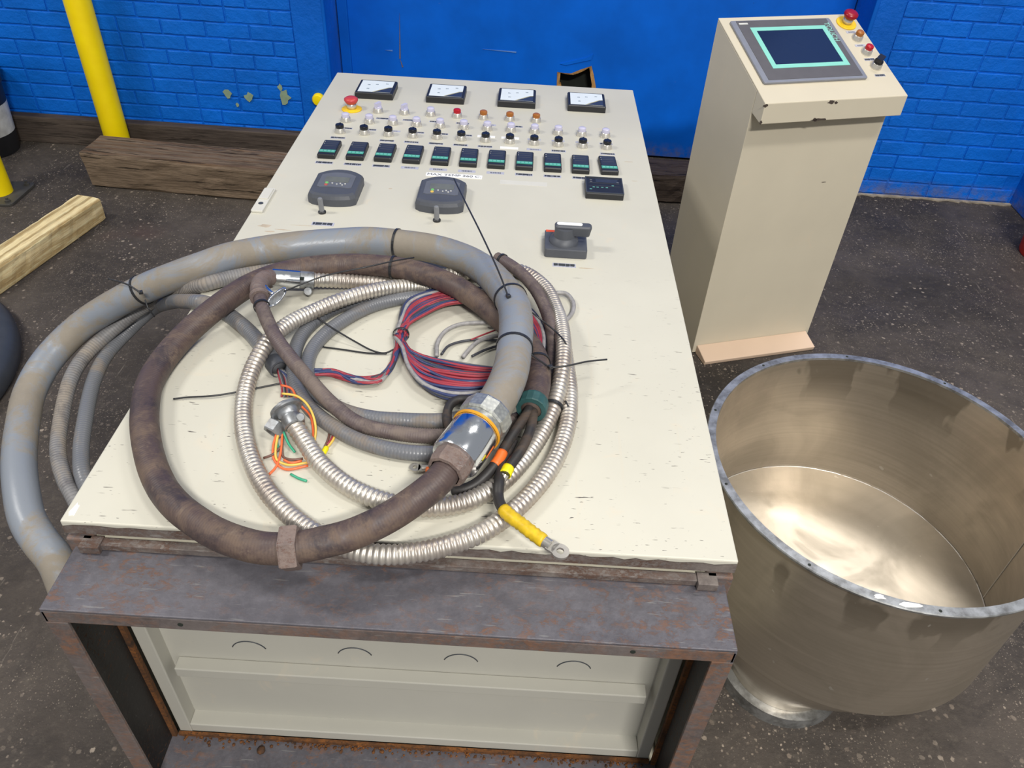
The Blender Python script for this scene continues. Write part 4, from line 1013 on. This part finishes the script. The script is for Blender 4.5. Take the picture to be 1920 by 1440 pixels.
t = thing('power_cable', 'black power cable with long yellow taped end and pale lug', 'cable'); tube('sheath', k3, RK, 'cable_black', t, 12)
tube('yellow_band', seg(k3, .67, .99), lambda s: RK+.0018+.0008*math.sin(s*900), 'yellow_tape', t, 14); lug(t, k3[-1]-(k3[-1]-k3[-4])*.5, at(1046, 1032, Z0+.039)-k3[-1], 1.0)
k4 = spline(px([(905, 752, .035), (884, 750, .036), (862, 749, .036), (845, 758, .036), (838, 778, .034), (843, 802, .032), (852, 822, .032)]), .004)
t = thing('power_cable', 'short bend of black power cable behind the chrome fitting', 'cable'); tube('sheath', k4, .0080, 'cable_black', t, 12)
tube('orange_band', seg(k4, 0, .14), .0085, 'rust_hub', t, 12)
q = px([(806, 878, .006), (783, 877, .006)]); t = thing('cable_lug', 'flat cable lug lying under the brown conduit', 'lug'); lug(t, q[0], q[1]-q[0], .7)
tube('orange_band', spline(px([(800, 882, .006), (812, 882, .008), (822, 880, .010)]), .003), .0065, 'orange_tape', t, 10)

# --- 11 black cable ties
def band(parent, name, pts, w=.0022): return tube(name, spline(pts, .004), w, 'tie_black', parent, 6)
def tie(label, rings=(), strands=(), head=None):
    t = thing('cable_tie', label, 'cable tie')
    for (path, u, v, r) in rings:
        ring_at('loop', path, u, v, [(r, -.0026), (r+.0016, -.0026), (r+.0016, .0026), (r, .0026), (r, -.0026)], 'tie_black', t, 28, False, None)
    for s in strands: band(t, 'tail', px(s), .0017)
    if head: p = at(head[0], head[1], Z0+head[2]); G().box(-.004, .004, -.004, .004, -.003, .003, Matrix.Translation(p) @ Matrix.Rotation(.5, 4, 'Z')).obj('head', 'tie_black', t, bevel=.001)
tie('black cable tie around thick grey and brown conduits near the keypads', [(path_grey, 743, 456, RG+.0004), (path_brown, 738, 501, RB+.0004)])
tie('black cable tie binding the hanging conduits, tail pointing outwards', [(path_grey, 268, 543, RG+.0004)], [[(262, 548, .012), (238, 533, .02), (203, 523, .028)], [(272, 562, -.012), (278, 578, -.025), (290, 594, -.045)]], (264, 548, .010))
tie('black cable tie with long tail rising towards the second keypad', [(path_grey, 955, 562, RG+.0004)], [[(953, 556, .122), (936, 512, .135), (903, 440, .15), (872, 378, .155), (851, 335, .15)], [(984, 575, .092), (1010, 596, .070), (1040, 620, .060), (1060, 642, .062), (1066, 660, .040)]], (953, 555, .122))
tie('black cable tie with tail reaching out over the bare panel', [(path_grey, 964, 652, RG+.0004), (path_brown, 1006, 680, RB+.0004)], [[(995, 664, .095), (1015, 678, .080), (1032, 688, .068), (1062, 686, .070), (1100, 678, .066), (1138, 674, .058)]], (1032, 688, .069))
tie('black cable tie tail lying flat beside the brown conduit', (), [[(325, 748, .003), (350, 745, .004), (400, 742, .005), (445, 735, .004), (500, 724, .003), (540, 716, .003)]])
tie('black cable tie stretched from grey conduits to wire bundle', (), [[(588, 590, .034), (620, 613, .032), (665, 640, .016), (700, 658, .006), (722, 662, .004), (738, 655, .010)], [(601, 650, .003), (640, 655, .003), (690, 662, .003), (725, 663, .004)]])
tie('short black cable tie tail sticking out of the corrugated conduits', [(path_s1, 1036, 762, RS+.001)], [[(1060, 752, .030), (1070, 770, .026), (1082, 792, .012)]])
tie('black cable tie on purple conduit with tail crossing the brown conduit', [(path_p, 491, 575, RP+.001)], [[(533, 546, .078), (560, 535, .088), (610, 517, .100), (690, 500, .112), (740, 489, .108), (776, 483, .098)]])
tie('thin black cable tie around the far end of ribbed conduit', [(path_p, 942, 488, RP+.001)])
